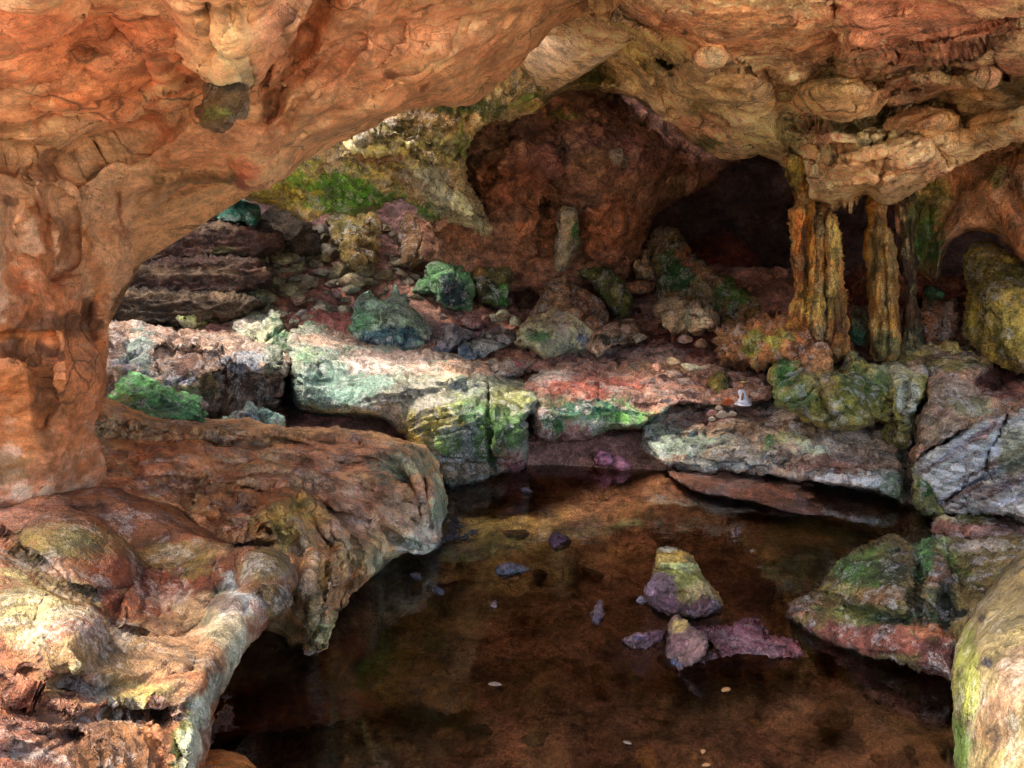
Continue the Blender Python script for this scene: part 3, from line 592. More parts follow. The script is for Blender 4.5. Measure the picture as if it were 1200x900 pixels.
# ------------------------------------------------------------------ right ceiling
ceil_ = relief('cave_ceiling', 'pale folded limestone ceiling sloping across the upper right', 'cave ceiling',
  [(540, -200), (1350, -200), (1350, 140), (1200, 156), (1170, 168), (1140, 182), (1112, 196), (1098, 208), (1080, 222), (1068, 224), (1058, 228), (1046, 236), (1036, 238), (1022, 226), (1008, 226), (1000, 234), (985, 238), (974, 248), (960, 240), (947, 238),
   (938, 222), (932, 205), (925, 192), (918, 184), (900, 178), (886, 173), (870, 180), (848, 184), (832, 176), (815, 165), (795, 155), (775, 141), (760, 122), (742, 111), (715, 106), (695, 101), (670, 104), (650, 110), (640, 126), (615, 138), (585, 142), (555, 135), (540, 100)],
  [(560, -150, 4.2), (900, -150, 2.6), (1300, -150, 2.3), (600, 60, 6.2), (600, 130, 6.9), (700, 60, 5.7), (700, 100, 6.6), (700, 10, 4.6), (800, 30, 4.2), (800, 100, 5.2), (780, 140, 6.3), (850, 180, 6.5), (900, 130, 5.6), (930, 200, 6.1), (960, 230, 6.1),
   (1000, 60, 4.2), (1000, 150, 5.3), (1040, 220, 6.0), (1100, 190, 5.7), (1100, 100, 4.6), (1200, 30, 3.4), (1200, 100, 4.3), (1200, 150, 5.0), (1300, 100, 4.0)],
  (240, 184, 138), M_CEIL,
  patches=[(1080, 30, 130, 50, (186, 132, 108), .8), (1180, 80, 40, 20, (204, 148, 120), .6), (850, 30, 90, 40, (196, 148, 100), .7), (640, 90, 60, 34, (92, 92, 40), .8, 10), (690, 80, 40, 26, (92, 98, 34), .9), (600, 125, 36, 12, (112, 120, 36), .9), (620, 105, 16, 14, (90, 128, 30), .8), (628, 128, 14, 6, (190, 190, 90), .7),
    (775, 72, 22, 10, (58, 82, 28), .9), (735, 60, 50, 14, (206, 190, 120), .8, 35), (755, 48, 60, 12, (224, 196, 130), .8, 30), (740, 90, 40, 14, (196, 176, 116), .7, 30), (840, 130, 40, 30, (226, 190, 136), .8), (900, 155, 30, 26, (228, 200, 142), .8), (860, 95, 30, 20, (176, 150, 90), .5), (820, 130, 20, 14, (120, 120, 56), .6),
    (830, 168, 14, 8, (70, 92, 30), .8), (815, 150, 40, 12, (176, 130, 96), .7), (960, 110, 60, 30, (212, 172, 112), .7), (955, 60, 40, 20, (170, 124, 74), .6), (975, 75, 14, 12, (90, 96, 36), .8), (1010, 60, 26, 24, (170, 120, 84), .6), (1090, 110, 60, 14, (128, 92, 74), .7), (1050, 105, 30, 20, (150, 110, 84), .6),
    (1000, 195, 60, 24, (216, 160, 102), .8), (1130, 130, 60, 30, (214, 166, 102), .8), (960, 160, 22, 18, (170, 118, 92), .8), (1060, 140, 30, 16, (130, 84, 60), .6), (1080, 200, 40, 12, (150, 100, 60), .7), (1185, 100, 20, 14, (110, 100, 50), .7), (1165, 70, 10, 25, (96, 90, 40), .7), (780, 20, 50, 16, (150, 100, 60), .6), (950, 75, 20, 10, (86, 60, 36), .6), (920, 80, 50, 10, (110, 78, 46), .5, -20), (1140, 60, 90, 6, (90, 56, 42), .6, -22)],
  regions=[([(540, -300), (700, 0), (690, 25), (712, 38), (742, 52), (760, 66), (785, 64), (800, 80), (822, 92), (850, 82), (900, 78), (915, 90), (930, 94), (950, 84), (978, 62), (985, 80), (1000, 88), (1030, 76), (1052, 62), (1100, 76), (1160, 50), (1350, 0), (1350, -300)], .45, 60, .25),
           ([(590, 60), (640, 62), (690, 50), (730, 78), (745, 100), (700, 110), (650, 100), (600, 110)], -.25, 22, .1), ([(590, 120), (625, 104), (650, 118), (640, 135), (600, 142), (585, 132)], .18, 16, .3),
           ([(800, 66), (838, 56), (880, 76), (915, 100), (920, 150), (925, 185), (900, 175), (860, 160), (820, 130), (780, 110)], .28, 40, .2),
           ([(915, 120), (930, 100), (990, 92), (1030, 100), (1060, 86), (1100, 85), (1170, 88), (1170, 98), (1100, 102), (1046, 100), (1030, 130), (1000, 145), (960, 142), (930, 150)], .22, 26, .15),
           ([(930, 165), (945, 146), (970, 142), (1000, 148), (1030, 146), (1050, 128), (1090, 122), (1110, 126), (1125, 140), (1160, 130), (1200, 120), (1350, 90), (1350, 200), (1150, 200), (1090, 240), (930, 250)], .30, 45, .2),
           ([(975, 182), (1010, 165), (1050, 158), (1080, 165), (1105, 190), (1085, 215), (1000, 240), (960, 240), (940, 210)], .12, 22, .15), ([(980, 40), (1010, 36), (1045, 46), (1052, 62), (1010, 88), (990, 84), (978, 60)], .12, 16, .1),
           ([(1165, 50), (1180, 70), (1185, 100), (1160, 95), (1155, 70)], -.15, 8, .1), ([(765, 62), (795, 66), (800, 82), (775, 84)], -.2, 10, .2), ([(690, 20), (740, 45), (762, 62), (790, 62), (780, 40), (740, 28), (720, 15)], .12, 14, .1)],
  grooves=[([(1055, 55), (1100, 42), (1160, 30), (1210, 14)], 4, .08), ([(978, 0), (976, 40), (984, 60)], 3, .06), ([(920, 180), (960, 183), (1010, 170), (1060, 155)], 3, .07), ([(1060, 155), (1095, 168), (1104, 190)], 3, .05), ([(930, 150), (945, 142), (990, 145), (1030, 136), (1060, 124), (1110, 122), (1130, 138)], 4, .10),
           ([(1030, 130), (1035, 110), (1060, 95)], 4, .06), ([(910, 60), (930, 80), (945, 92)], 5, .04), ([(1040, 150), (1035, 190), (1030, 220)], 3, .04), ([(1018, 150), (1020, 200)], 3, .03), ([(880, 170), (860, 150), (840, 140)], 4, .05), ([(740, 60), (770, 90), (785, 130)], 5, .07), ([(710, 50), (740, 90), (760, 120)], 4, .05)]
  + flow([(690, 20), (740, 60), (800, 90), (880, 100)], [(600, 60), (680, 80), (760, 120), (900, 170)], 9, 4, .03, 21) + flow([(930, 60), (1000, 60), (1100, 40), (1200, 0)], [(930, 160), (1020, 160), (1100, 130), (1220, 110)], 9, 3.5, .03, 22)
  + flow([(940, 190), (1000, 180), (1080, 160), (1200, 130)], [(960, 235), (1020, 220), (1090, 200), (1150, 170)], 6, 3, .025, 23) + flow([(985, 40), (990, 80)], [(1035, 40), (1045, 85)], 8, 2, .03, 24) + flow([(800, -40), (900, -20), (1100, -60)], [(760, 50), (900, 50), (1100, 0)], 7, 5, .025, 25),
  edge=(16, .16), thick=1.3, mul=(2.0, 2.8), hue=(1.16, 1.0, 1.06), noise=(('n', 1.4, .09, 3), ('r', 4, .018, 3), ('n', 14, .008, 4), ('r', 26, .004, 3)), pitch=5, jag=2.2)
for px, py, l in ((997, 236, 16), (1004, 232, 9), (948, 236, 12), (1050, 228, 14), (1078, 216, 14), (990, 238, 8), (1096, 204, 12), (1066, 222, 10)):
    relief('stalactite', None, None, [(px - 4, py - 8), (px + 4, py - 8), (px + 2, py + l * .5), (px, py + l), (px - 2, py + l * .5)], [(px, py, 6.0)], (170, 140, 100), M_COL, edge=(4, .02), thick=.06, shrink=.5, pitch=2.5, jag=.6, parent=ceil_, noise=(('n', 20, .01, 2),))

relief('hanging_ledge', 'pale crusty ceiling lobe with bright green moss under it, hanging behind the arch', 'rock ledge',
  [(225, 130), (640, 40), (640, 128), (600, 138), (565, 146), (549, 158), (545, 180), (546, 205), (552, 225), (564, 245), (576, 262), (578, 278), (566, 274), (545, 262), (520, 250), (505, 262), (490, 250), (480, 232), (455, 234), (440, 243), (420, 244), (385, 246), (362, 262), (352, 252), (338, 246), (322, 236), (300, 238), (285, 230), (262, 226), (248, 214)],
  [(250, 200, 6.6), (350, 240, 6.7), (450, 235, 6.5), (575, 275, 6.9), (450, 180, 5.9), (540, 180, 6.2), (400, 100, 5.6), (600, 100, 6.5), (520, 230, 6.3), (350, 180, 6.3)],
  (180, 158, 108), M_CRUST,
  patches=[(350, 220, 90, 26, (176, 180, 46), .9), (400, 222, 60, 24, (90, 156, 36), .95), (345, 235, 50, 14, (200, 176, 70), .8), (300, 230, 40, 9, (150, 140, 50), .7), (410, 235, 45, 14, (84, 150, 44), .7), (480, 175, 70, 26, (226, 206, 140), .8), (520, 225, 70, 20, (240, 226, 184), .95, 40), (460, 190, 50, 22, (190, 176, 90), .7), (550, 250, 40, 14, (214, 200, 160), .95, 45),
    (500, 145, 60, 18, (120, 106, 56), .8), (540, 160, 9, 24, (130, 150, 50), .9), (560, 125, 50, 12, (70, 84, 34), .9), (540, 120, 26, 10, (60, 90, 40), .8), (420, 155, 40, 9, (64, 48, 26), .8), (440, 186, 30, 6, (170, 96, 66), .7), (500, 245, 20, 9, (60, 120, 40), .9, 30), (478, 212, 30, 6, (110, 66, 50), .6, 30), (430, 148, 50, 10, (90, 86, 34), .7), (272, 214, 30, 7, (226, 206, 150), .9)],
  regions=[([(400, 165), (440, 150), (500, 165), (540, 190), (560, 240), (582, 280), (560, 275), (520, 252), (480, 225), (440, 190), (400, 190)], .35, 40, .25), ([(230, 215), (270, 206), (360, 210), (395, 200), (440, 215), (470, 240), (400, 262), (300, 250)], -.18, 30, .2),
           ([(518, 182), (545, 175), (548, 200), (525, 200)], -.18, 8, .2), ([(410, 145), (480, 130), (540, 140), (545, 175), (520, 178), (470, 160), (420, 165)], .14, 18, .2)],
  grooves=flow([(400, 185), (450, 200), (500, 235), (560, 275)], [(460, 150), (510, 170), (545, 200), (575, 262)], 9, 3, .04, 31) + flow([(250, 205), (262, 226)], [(440, 215), (440, 243)], 16, 3, .03, 32) + [([(450, 190), (480, 215), (510, 235), (540, 260)], 5, .07), ([(470, 175), (510, 205), (545, 245)], 4, .06), ([(485, 165), (515, 185), (540, 215)], 4, .06), ([(430, 150), (440, 170)], 4, .06), ([(330, 210), (345, 245)], 6, .06), ([(380, 205), (390, 245)], 6, .08), ([(430, 215), (440, 240)], 5, .06)],
  edge=(14, .18), thick=.8, noise=(('n', 2.5, .06, 4), ('r', 8, .045, 4), ('n', 22, .02, 3)), pitch=4.5, jag=3)

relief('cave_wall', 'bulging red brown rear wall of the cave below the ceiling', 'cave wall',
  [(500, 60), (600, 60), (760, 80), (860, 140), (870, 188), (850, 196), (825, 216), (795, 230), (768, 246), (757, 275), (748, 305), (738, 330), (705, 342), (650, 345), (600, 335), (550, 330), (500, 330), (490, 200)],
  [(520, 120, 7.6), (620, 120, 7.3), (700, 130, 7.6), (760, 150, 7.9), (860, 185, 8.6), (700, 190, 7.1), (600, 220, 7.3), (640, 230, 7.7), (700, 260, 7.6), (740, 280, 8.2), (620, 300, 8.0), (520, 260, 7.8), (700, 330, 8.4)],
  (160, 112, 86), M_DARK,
  patches=[(640, 150, 60, 20, (104, 60, 56), .7), (735, 180, 50, 26, (150, 100, 96), .8), (730, 185, 16, 8, (220, 190, 170), .6), (630, 190, 40, 26, (120, 70, 66), .7), (600, 220, 50, 30, (126, 72, 44), .8), (715, 270, 34, 40, (162, 96, 58), .9), (640, 265, 30, 24, (168, 106, 66), .7), (640, 244, 24, 9, (60, 38, 28), .8), (662, 178, 12, 16, (56, 38, 30), .7),  # dark patch over the niche paints its shade into the wall
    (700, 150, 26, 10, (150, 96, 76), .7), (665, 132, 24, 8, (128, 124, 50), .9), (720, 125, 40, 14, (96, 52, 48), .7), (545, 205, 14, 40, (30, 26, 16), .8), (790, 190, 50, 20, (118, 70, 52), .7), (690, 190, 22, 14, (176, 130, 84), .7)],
  regions=[([(660, 150), (720, 140), (790, 170), (820, 200), (750, 222), (700, 205), (675, 180)], .25, 60, .0), ([(590, 160), (650, 165), (660, 200), (600, 215), (570, 200)], .22, 40, .05), ([(565, 210), (620, 205), (640, 240), (630, 300), (570, 290), (555, 240)], .25, 40, .1),
           ([(680, 240), (720, 232), (748, 250), (745, 290), (720, 320), (690, 310), (675, 270)], .35, 40, .15), ([(600, 240), (630, 226), (662, 232), (672, 246), (650, 258), (610, 256)], -.22, 16, .1), ([(660, 110), (720, 112), (740, 150), (690, 158), (650, 140)], .2, 25, .1)],
  grooves=[([(700, 120), (720, 150), (715, 190), (730, 220)], 7, .08), ([(560, 180), (600, 240), (610, 300)], 8, .06)],
  edge=(25, .4), thick=1.0, noise=(('n', 1.5, .09, 4), ('r', 4, .06, 4), ('n', 12, .02, 3)), pitch=5, jag=3)
relief('dripstone_pillar', 'small white and green dripstone pillar standing against the red brown wall', 'dripstone', [(654, 246), (664, 240), (676, 240), (681, 252), (681, 275), (679, 290), (672, 300), (666, 318), (652, 320), (649, 290), (652, 262)], [(665, 240, 7.35), (662, 310, 7.45)],
  (150, 138, 110), M_CRUST, patches=[(674, 272, 5, 12, (50, 110, 40), .9)], edge=(12, .12), thick=.3, shrink=.4, pitch=3, noise=(('r', 9, .03, 3, (1, 1, .3)),))
relief('side_wall', 'flank of pinkish rock with green staining curving down into a small arch at the far right', 'cave wall',
  [(1040, 190), (1100, 170), (1200, 130), (1350, 100), (1350, 420), (1230, 330), (1200, 302), (1180, 284), (1155, 272), (1132, 272), (1114, 282), (1104, 298), (1102, 320), (1096, 332), (1080, 326), (1066, 312), (1058, 280)],
  [(1060, 220, 6.7), (1075, 300, 6.9), (1100, 240, 6.6), (1110, 290, 6.5), (1150, 230, 6.2), (1200, 180, 5.9), (1200, 290, 5.8), (1300, 250, 5.2), (1150, 270, 6.35)],
  (184, 128, 88), M_CEIL,
  patches=[(1085, 250, 22, 50, (120, 140, 50), .95), (1100, 225, 14, 26, (190, 170, 90), .7), (1085, 285, 20, 30, (84, 130, 50), .8), (1075, 300, 20, 24, (100, 140, 70), .8), (1168, 208, 16, 12, (96, 104, 40), .85), (1080, 230, 20, 20, (110, 90, 46), .8), (1192, 215, 14, 40, (120, 72, 46), .8), (1150, 250, 50, 20, (196, 140, 100), .6), (1090, 320, 30, 12, (150, 124, 76), .6)],
  regions=[([(1092, 330), (1096, 280), (1112, 250), (1140, 215), (1190, 180), (1350, 130), (1350, 430), (1200, 320), (1160, 285), (1120, 288), (1104, 330)], .3, 36, .25)],
  grooves=[([(1090, 240), (1092, 300)], 3, .05), ([(1185, 185), (1190, 240), (1215, 280)], 6, .08), ([(1078, 240), (1076, 300)], 4, .05)],
  edge=(10, .14), thick=.7, noise=(('n', 2, .05, 4), ('n', 9, .02, 4)), pitch=4.5, jag=2)

# ------------------------------------------------------------------ columns
relief('stone_column', 'thick golden ribbed flowstone column, widest of those joining ceiling and floor', 'column',
  [(920, 178), (948, 182), (952, 215), (952, 236), (970, 240), (983, 256), (987, 280), (988, 320), (990, 350), (992, 385), (998, 425), (948, 425), (944, 398), (930, 388), (916, 386), (928, 366), (933, 340), (930, 300), (924, 265), (927, 245), (934, 235), (930, 212), (919, 200)],
  [(935, 190, 5.6), (945, 215, 5.75), (955, 250, 5.95), (960, 330, 6.0), (970, 425, 5.95), (925, 385, 6.1)], (184, 128, 54), M_COL,
  patches=[(930, 205, 12, 22, (120, 120, 40), .8), (950, 300, 7, 90, (206, 140, 40), .7), (938, 280, 5, 50, (190, 104, 24), .8), (978, 300, 6, 50, (216, 176, 84), .8), (960, 360, 26, 24, (214, 176, 80), .6), (955, 400, 18, 18, (84, 50, 22), .8), (975, 395, 10, 26, (150, 90, 30), .6), (958, 270, 5, 34, (84, 44, 22), .8), (968, 330, 3, 60, (64, 38, 20), .7), (943, 300, 3, 60, (74, 40, 20), .7), (982, 370, 5, 20, (70, 44, 22), .7), (934, 400, 12, 10, (110, 60, 30), .7)],
  regions=[([(925, 240), (943, 240), (945, 340), (930, 350)], .10, 9, 0), ([(966, 250), (986, 250), (989, 350), (968, 350)], .10, 9, 0), ([(945, 250), (965, 250), (968, 400), (946, 400)], .07, 9, 0)],
  grooves=[([(944, 240), (946, 300), (944, 380)], 3, .06), ([(966, 246), (967, 300), (965, 420)], 3, .07), ([(955, 240), (956, 330)], 2, .03), ([(978, 300), (976, 420)], 2.5, .04)],
  edge=(24, .24), thick=.35, shrink=.5, noise=(('n', 10, .04, 3, (1, 1, .22)), ('b', 14, .022, 3, (1, 1, .55)), ('n', 30, .007, 3)), pitch=3, jag=2)
relief('stone_column', 'bottle shaped olive and gold column right of the thick golden column', 'column',
  [(1014, 224), (1040, 224), (1038, 256), (1046, 276), (1052, 300), (1053, 345), (1054, 385), (1057, 425), (1018, 425), (1020, 380), (1018, 340), (1013, 300), (1016, 272), (1019, 255)],
  [(1028, 240, 6.0), (1035, 330, 5.95), (1036, 420, 5.95)], (160, 118, 46), M_COL, patches=[(1035, 350, 10, 30, (190, 140, 60), .6), (1025, 300, 8, 30, (90, 80, 28), .6), (1030, 245, 8, 16, (160, 96, 36), .8), (1038, 405, 16, 14, (60, 74, 36), .8)],
  grooves=[([(1036, 270), (1040, 340), (1038, 420)], 2.5, .05), ([(1024, 280), (1026, 400)], 2, .03)],
  edge=(18, .18), thick=.3, shrink=.5, noise=(('n', 10, .03, 3, (1, 1, .25)), ('b', 16, .02, 3, (1, 1, .5))), pitch=3, jag=1.6)
relief('stone_column', 'thin dark twisted column, rightmost of the three', 'column',
  [(1050, 225), (1074, 220), (1073, 250), (1070, 280), (1076, 300), (1073, 345), (1078, 380), (1088, 422), (1052, 422), (1058, 385), (1062, 345), (1058, 318), (1049, 300), (1056, 285), (1062, 270), (1052, 250)],
  [(1060, 240, 6.15), (1065, 330, 6.15), (1070, 420, 6.1)], (82, 60, 36), M_COL, patches=[(1056, 260, 7, 30, (206, 176, 130), .8, -15), (1070, 400, 16, 20, (56, 66, 44), .7), (1068, 260, 5, 26, (80, 90, 36), .8)], grooves=[([(1064, 260), (1068, 340), (1070, 410)], 2, .05)],
  edge=(12, .12), thick=.25, shrink=.5, noise=(('r', 8, .03, 4, (1, 1, .3)), ('n', 14, .015, 4)), pitch=3, jag=1.8)
# ------------------------------------------------------------------ middle ledges round the pool
NB = (('n', 3, .04, 4), ('w', 3.2, .03), ('r', 11, .012, 4), ('n', 26, .007, 3))
relief('rock_ledge', 'big pale green and cream ledge at the centre, across the pool', 'rock ledge',
  [(335, 400), (345, 384), (372, 380), (395, 384), (425, 395), (450, 402), (500, 412), (545, 420), (580, 430), (606, 440), (628, 452), (634, 462), (632, 478), (622, 492), (619, 515), (617, 540), (612, 552), (592, 556), (574, 562), (545, 570), (520, 574), (512, 560), (490, 530), (470, 512), (462, 500), (440, 491), (400, 487), (352, 484), (340, 470), (345, 440), (338, 420)],
  [(350, 390, 6.5), (450, 405, 6.9), (600, 440, 6.6), (350, 430, 5.75), (350, 480, 5.7), (450, 450, 5.65), (450, 488, 5.6), (540, 470, 5.55), (520, 570, 5.5), (612, 550, 5.75), (628, 465, 5.95), (570, 440, 6.2), (570, 480, 5.55), (500, 425, 6.2)],
  (126, 138, 122), M_CRUST,
  patches=[(400, 450, 70, 40, (112, 148, 136), .85), (370, 470, 30, 14, (96, 128, 120), .8), (400, 395, 60, 12, (190, 150, 130), .7), (470, 420, 70, 14, (176, 150, 142), .8), (430, 425, 30, 8, (200, 184, 178), .6), (505, 500, 40, 26, (190, 180, 90), .85, -20), (520, 480, 30, 14, (170, 164, 66), .7, -25), (530, 520, 26, 14, (110, 150, 70), .8), (550, 478, 30, 16, (126, 156, 100), .7), (590, 500, 26, 26, (84, 128, 54), .85), (600, 465, 26, 14, (150, 156, 84), .7),
    (575, 520, 20, 20, (90, 132, 60), .8), (555, 480, 14, 10, (96, 150, 96), .7), (500, 550, 30, 14, (140, 150, 130), .7), (540, 555, 50, 12, (176, 150, 116), .6), (600, 540, 14, 18, (170, 120, 106), .8), (608, 548, 10, 8, (150, 90, 120), .6), (490, 460, 40, 20, (180, 170, 146), .5), (450, 475, 20, 12, (180, 178, 172), .6), (360, 415, 16, 12, (120, 160, 120), .6), (550, 430, 50, 10, (206, 160, 130), .7)],
  regions=[([(345, 400), (420, 405), (500, 420), (560, 440), (470, 470), (440, 485), (345, 485)], .10, 20, .1), ([(575, 450), (632, 455), (632, 480), (620, 500), (618, 540), (580, 545), (572, 500)], .12, 12, .25)],
  grooves=flow([(470, 500), (510, 482), (560, 474)], [(500, 530), (530, 520), (570, 505)], 9, 1.5, .028, 41) + flow([(350, 395), (450, 412), (600, 445)], [(345, 450), (450, 455), (560, 465)], 7, 3, .03, 42) + [([(574, 455), (574, 500), (575, 555)], 2.5, .12), ([(470, 500), (510, 485), (540, 478)], 1.6, .035), ([(470, 508), (500, 494), (535, 488)], 1.6, .035), ([(480, 512), (510, 502), (540, 496)], 1.6, .035), ([(490, 520), (520, 510), (545, 502)], 1.6, .03), ([(530, 500), (545, 482), (560, 482)], 2, -.03), ([(420, 470), (470, 460), (560, 455)], 3, .03), ([(560, 540), (600, 535)], 2.5, .05), ([(515, 545), (560, 548)], 3, .04)],
  edge=(14, .16), thick=.9, noise=NB, pitch=4, jag=3)
relief('rock_ledge', 'low reddish ledge with a bright green mossy face overhanging the far water', 'rock ledge',
  [(606, 452), (640, 432), (680, 418), (720, 402), (770, 392), (820, 396), (870, 408), (905, 425), (910, 462), (880, 476), (830, 474), (790, 472), (768, 494), (752, 503), (722, 502), (706, 508), (690, 514), (660, 517), (636, 516), (624, 505), (622, 485)],
  [(620, 455, 6.2), (720, 405, 7.7), (820, 398, 7.7), (900, 430, 6.8), (640, 512, 5.85), (700, 508, 5.85), (760, 498, 5.85), (640, 468, 5.85), (700, 470, 5.85), (780, 468, 6.0), (860, 470, 6.1), (760, 440, 6.5)],
  (158, 118, 100), M_CRUST,
  patches=[(700, 490, 70, 18, (96, 146, 90), .95), (680, 478, 30, 10, (40, 96, 84), .8), (735, 488, 26, 9, (100, 160, 70), .8), (650, 495, 18, 16, (70, 116, 70), .8), (700, 498, 40, 6, (216, 206, 170), .7), (640, 470, 26, 10, (70, 90, 60), .7), (690, 448, 60, 12, (160, 84, 70), .8), (790, 425, 50, 14, (196, 160, 120), .6), (750, 412, 60, 9, (206, 170, 160), .6), (640, 440, 30, 8, (216, 196, 190), .6), (760, 395, 70, 5, (150, 84, 76), .7), (830, 445, 40, 12, (150, 104, 84), .5)],
  regions=[([(625, 462), (680, 470), (740, 472), (765, 485), (765, 500), (700, 520), (625, 520)], .06, 8, .4)],
  grooves=flow([(640, 435), (740, 405), (880, 415)], [(650, 460), (760, 462), (900, 460)], 8, 2.5, .03, 43) + [([(640, 466), (700, 470), (760, 476), (790, 470)], 2.5, .05), ([(740, 440), (780, 452), (800, 450)], 2.5, .06), ([(690, 480), (740, 485), (762, 490)], 2, .03), ([(730, 425), (790, 432), (830, 436)], 3, .05)],
  edge=(9, .1), thick=.8, noise=NB, pitch=4, jag=2.5)
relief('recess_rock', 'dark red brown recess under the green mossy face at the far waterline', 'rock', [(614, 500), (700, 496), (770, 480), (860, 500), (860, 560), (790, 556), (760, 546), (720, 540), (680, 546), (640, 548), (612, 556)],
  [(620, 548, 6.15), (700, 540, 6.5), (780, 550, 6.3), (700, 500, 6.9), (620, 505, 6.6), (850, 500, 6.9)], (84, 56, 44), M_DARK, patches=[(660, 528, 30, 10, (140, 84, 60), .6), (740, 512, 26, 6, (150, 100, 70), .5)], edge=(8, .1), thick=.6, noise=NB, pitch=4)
relief('rock_ledge', 'long grey green ledge streaked white, right of the two purple waterline stones', 'rock ledge',
  [(750, 512), (756, 494), (772, 480), (800, 470), (850, 462), (905, 468), (940, 480), (990, 492), (1040, 500), (1072, 510), (1076, 540), (1074, 580), (1078, 604), (1062, 592), (1050, 583), (1020, 578), (985, 572), (950, 566), (905, 560), (865, 556), (830, 553), (800, 551), (782, 547), (766, 540), (754, 528)],
  [(760, 500, 6.0), (850, 464, 6.7), (930, 480, 6.1), (1040, 500, 5.9), (760, 530, 5.85), (830, 552, 5.65), (920, 562, 5.55), (1060, 592, 5.2), (850, 500, 5.95), (950, 520, 5.75), (1040, 545, 5.45), (900, 490, 6.1)],
  (160, 140, 118), M_CRUST,
  patches=[(800, 520, 50, 14, (150, 176, 158), .8), (830, 545, 70, 7, (190, 196, 180), .7), (770, 500, 20, 16, (120, 140, 116), .7), (850, 485, 50, 12, (160, 110, 96), .8), (920, 500, 60, 10, (140, 108, 76), .8), (900, 520, 8, 8, (50, 116, 50), .9), (925, 515, 22, 8, (130, 140, 64), .6), (950, 525, 24, 9, (206, 206, 170), .85), (970, 545, 50, 9, (130, 84, 64), .8), (1030, 560, 30, 10, (190, 204, 200), .8), (990, 560, 50, 5, (206, 200, 200), .6), (1050, 565, 16, 20, (90, 130, 90), .7), (1065, 550, 6, 24, (90, 50, 34), .8), (870, 530, 40, 12, (176, 166, 140), .6), (850, 472, 30, 8, (204, 166, 150), .6)],
  regions=[([(750, 515), (820, 498), (900, 505), (920, 530), (900, 548), (780, 545)], .07, 16, .2), ([(905, 520), (980, 530), (1060, 560), (1050, 583), (940, 562)], .08, 14, .2)],
  grooves=flow([(770, 490), (850, 478), (950, 495), (1050, 520)], [(780, 540), (860, 545), (950, 558), (1050, 580)], 9, 2, .028, 44) + [([(760, 512), (830, 505), (880, 508), (910, 500), (960, 515)], 2.2, .06), ([(895, 498), (920, 510), (1000, 530), (1030, 535)], 3, .06), ([(820, 500), (800, 520)], 2, .04), ([(915, 545), (950, 530), (1000, 528)], 2, .04), ([(1058, 510), (1062, 590)], 4, .12), ([(945, 560), (970, 552), (1030, 556)], 2, .05)],
  edge=(9, .1), thick=.8, noise=NB, pitch=4, jag=2.6)
relief('ledge_foot', 'smooth red brown wet rock foot running along the water under the long grey green ledge', 'rock', [(776, 548), (830, 550), (900, 556), (960, 562), (1020, 572), (1062, 588), (1086, 606), (1088, 634), (1060, 636), (1030, 628), (990, 618), (950, 606), (900, 594), (850, 584), (800, 570)],
  [(800, 560, 'z.05'), (900, 576, 'z.03'), (1000, 600, 'z-.02'), (1080, 632, 'z-.01'), (900, 558, 5.75), (1060, 590, 5.3)], (112, 74, 54), M_WET, patches=[(930, 575, 80, 8, (160, 96, 64), .7), (1060, 610, 30, 10, (156, 90, 84), .8)], edge=(10, .1), thick=.6, noise=(('n', 4, .03, 4), ('r', 14, .01, 3)), pitch=4)
relief('mossy_boulder', 'jagged yellow and green mossy boulder on the long ledge, in front of the columns', 'boulder',
  [(904, 424), (926, 417), (942, 412), (956, 424), (985, 432), (992, 414), (998, 408), (1008, 418), (1022, 430), (1046, 424), (1066, 416), (1082, 402), (1100, 420), (1088, 448), (1086, 476), (1074, 482), (1072, 505), (1068, 524), (1052, 528), (1036, 520), (1042, 506), (1040, 496), (1008, 504), (975, 502), (950, 497), (926, 480), (904, 474), (902, 450)],
  [(905, 430, 5.8), (905, 470, 5.6), (960, 500, 5.45), (1000, 420, 5.9), (1050, 424, 5.9), (1080, 420, 6.0), (1000, 460, 5.4), (1050, 520, 5.35), (1080, 470, 5.6), (940, 440, 5.6)],
  (156, 148, 72), M_CRUST,
  patches=[(920, 440, 18, 24, (70, 128, 60), .9), (930, 465, 30, 16, (110, 140, 76), .8), (1000, 470, 40, 24, (124, 124, 40), .9), (1000, 440, 16, 22, (90, 124, 56), .8), (1050, 440, 30, 18, (176, 176, 140), .8), (1062, 470, 14, 20, (216, 206, 186), .8), (1030, 450, 16, 14, (84, 130, 50), .7), (960, 450, 20, 14, (170, 150, 90), .7), (1052, 515, 18, 14, (120, 104, 36), .9), (975, 490, 30, 9, (160, 160, 110), .6), (1080, 425, 14, 14, (150, 116, 90), .7), (950, 430, 20, 9, (150, 100, 70), .6)],
  regions=[([(905, 425), (940, 420), (960, 450), (940, 470), (905, 472)], .12, 14, .2), ([(985, 430), (1000, 410), (1020, 440), (1015, 470), (980, 490), (960, 470)], .12, 18, .1), ([(1045, 430), (1085, 415), (1085, 478), (1055, 500), (1040, 470)], .12, 14, .2), ([(1055, 445), (1066, 445), (1066, 475), (1058, 475)], -.12, 4, .4)],
  grooves=[([(905, 448), (935, 440), (955, 430)], 3, .06), ([(960, 430), (965, 470), (980, 495)], 3, .06), ([(985, 435), (1010, 455), (1030, 460)], 3, .05), ([(1040, 445), (1042, 490)], 3, .08)],
  edge=(11, .14), thick=.5, shrink=.2, noise=NB, pitch=3.5, jag=4, smooth_out=1)
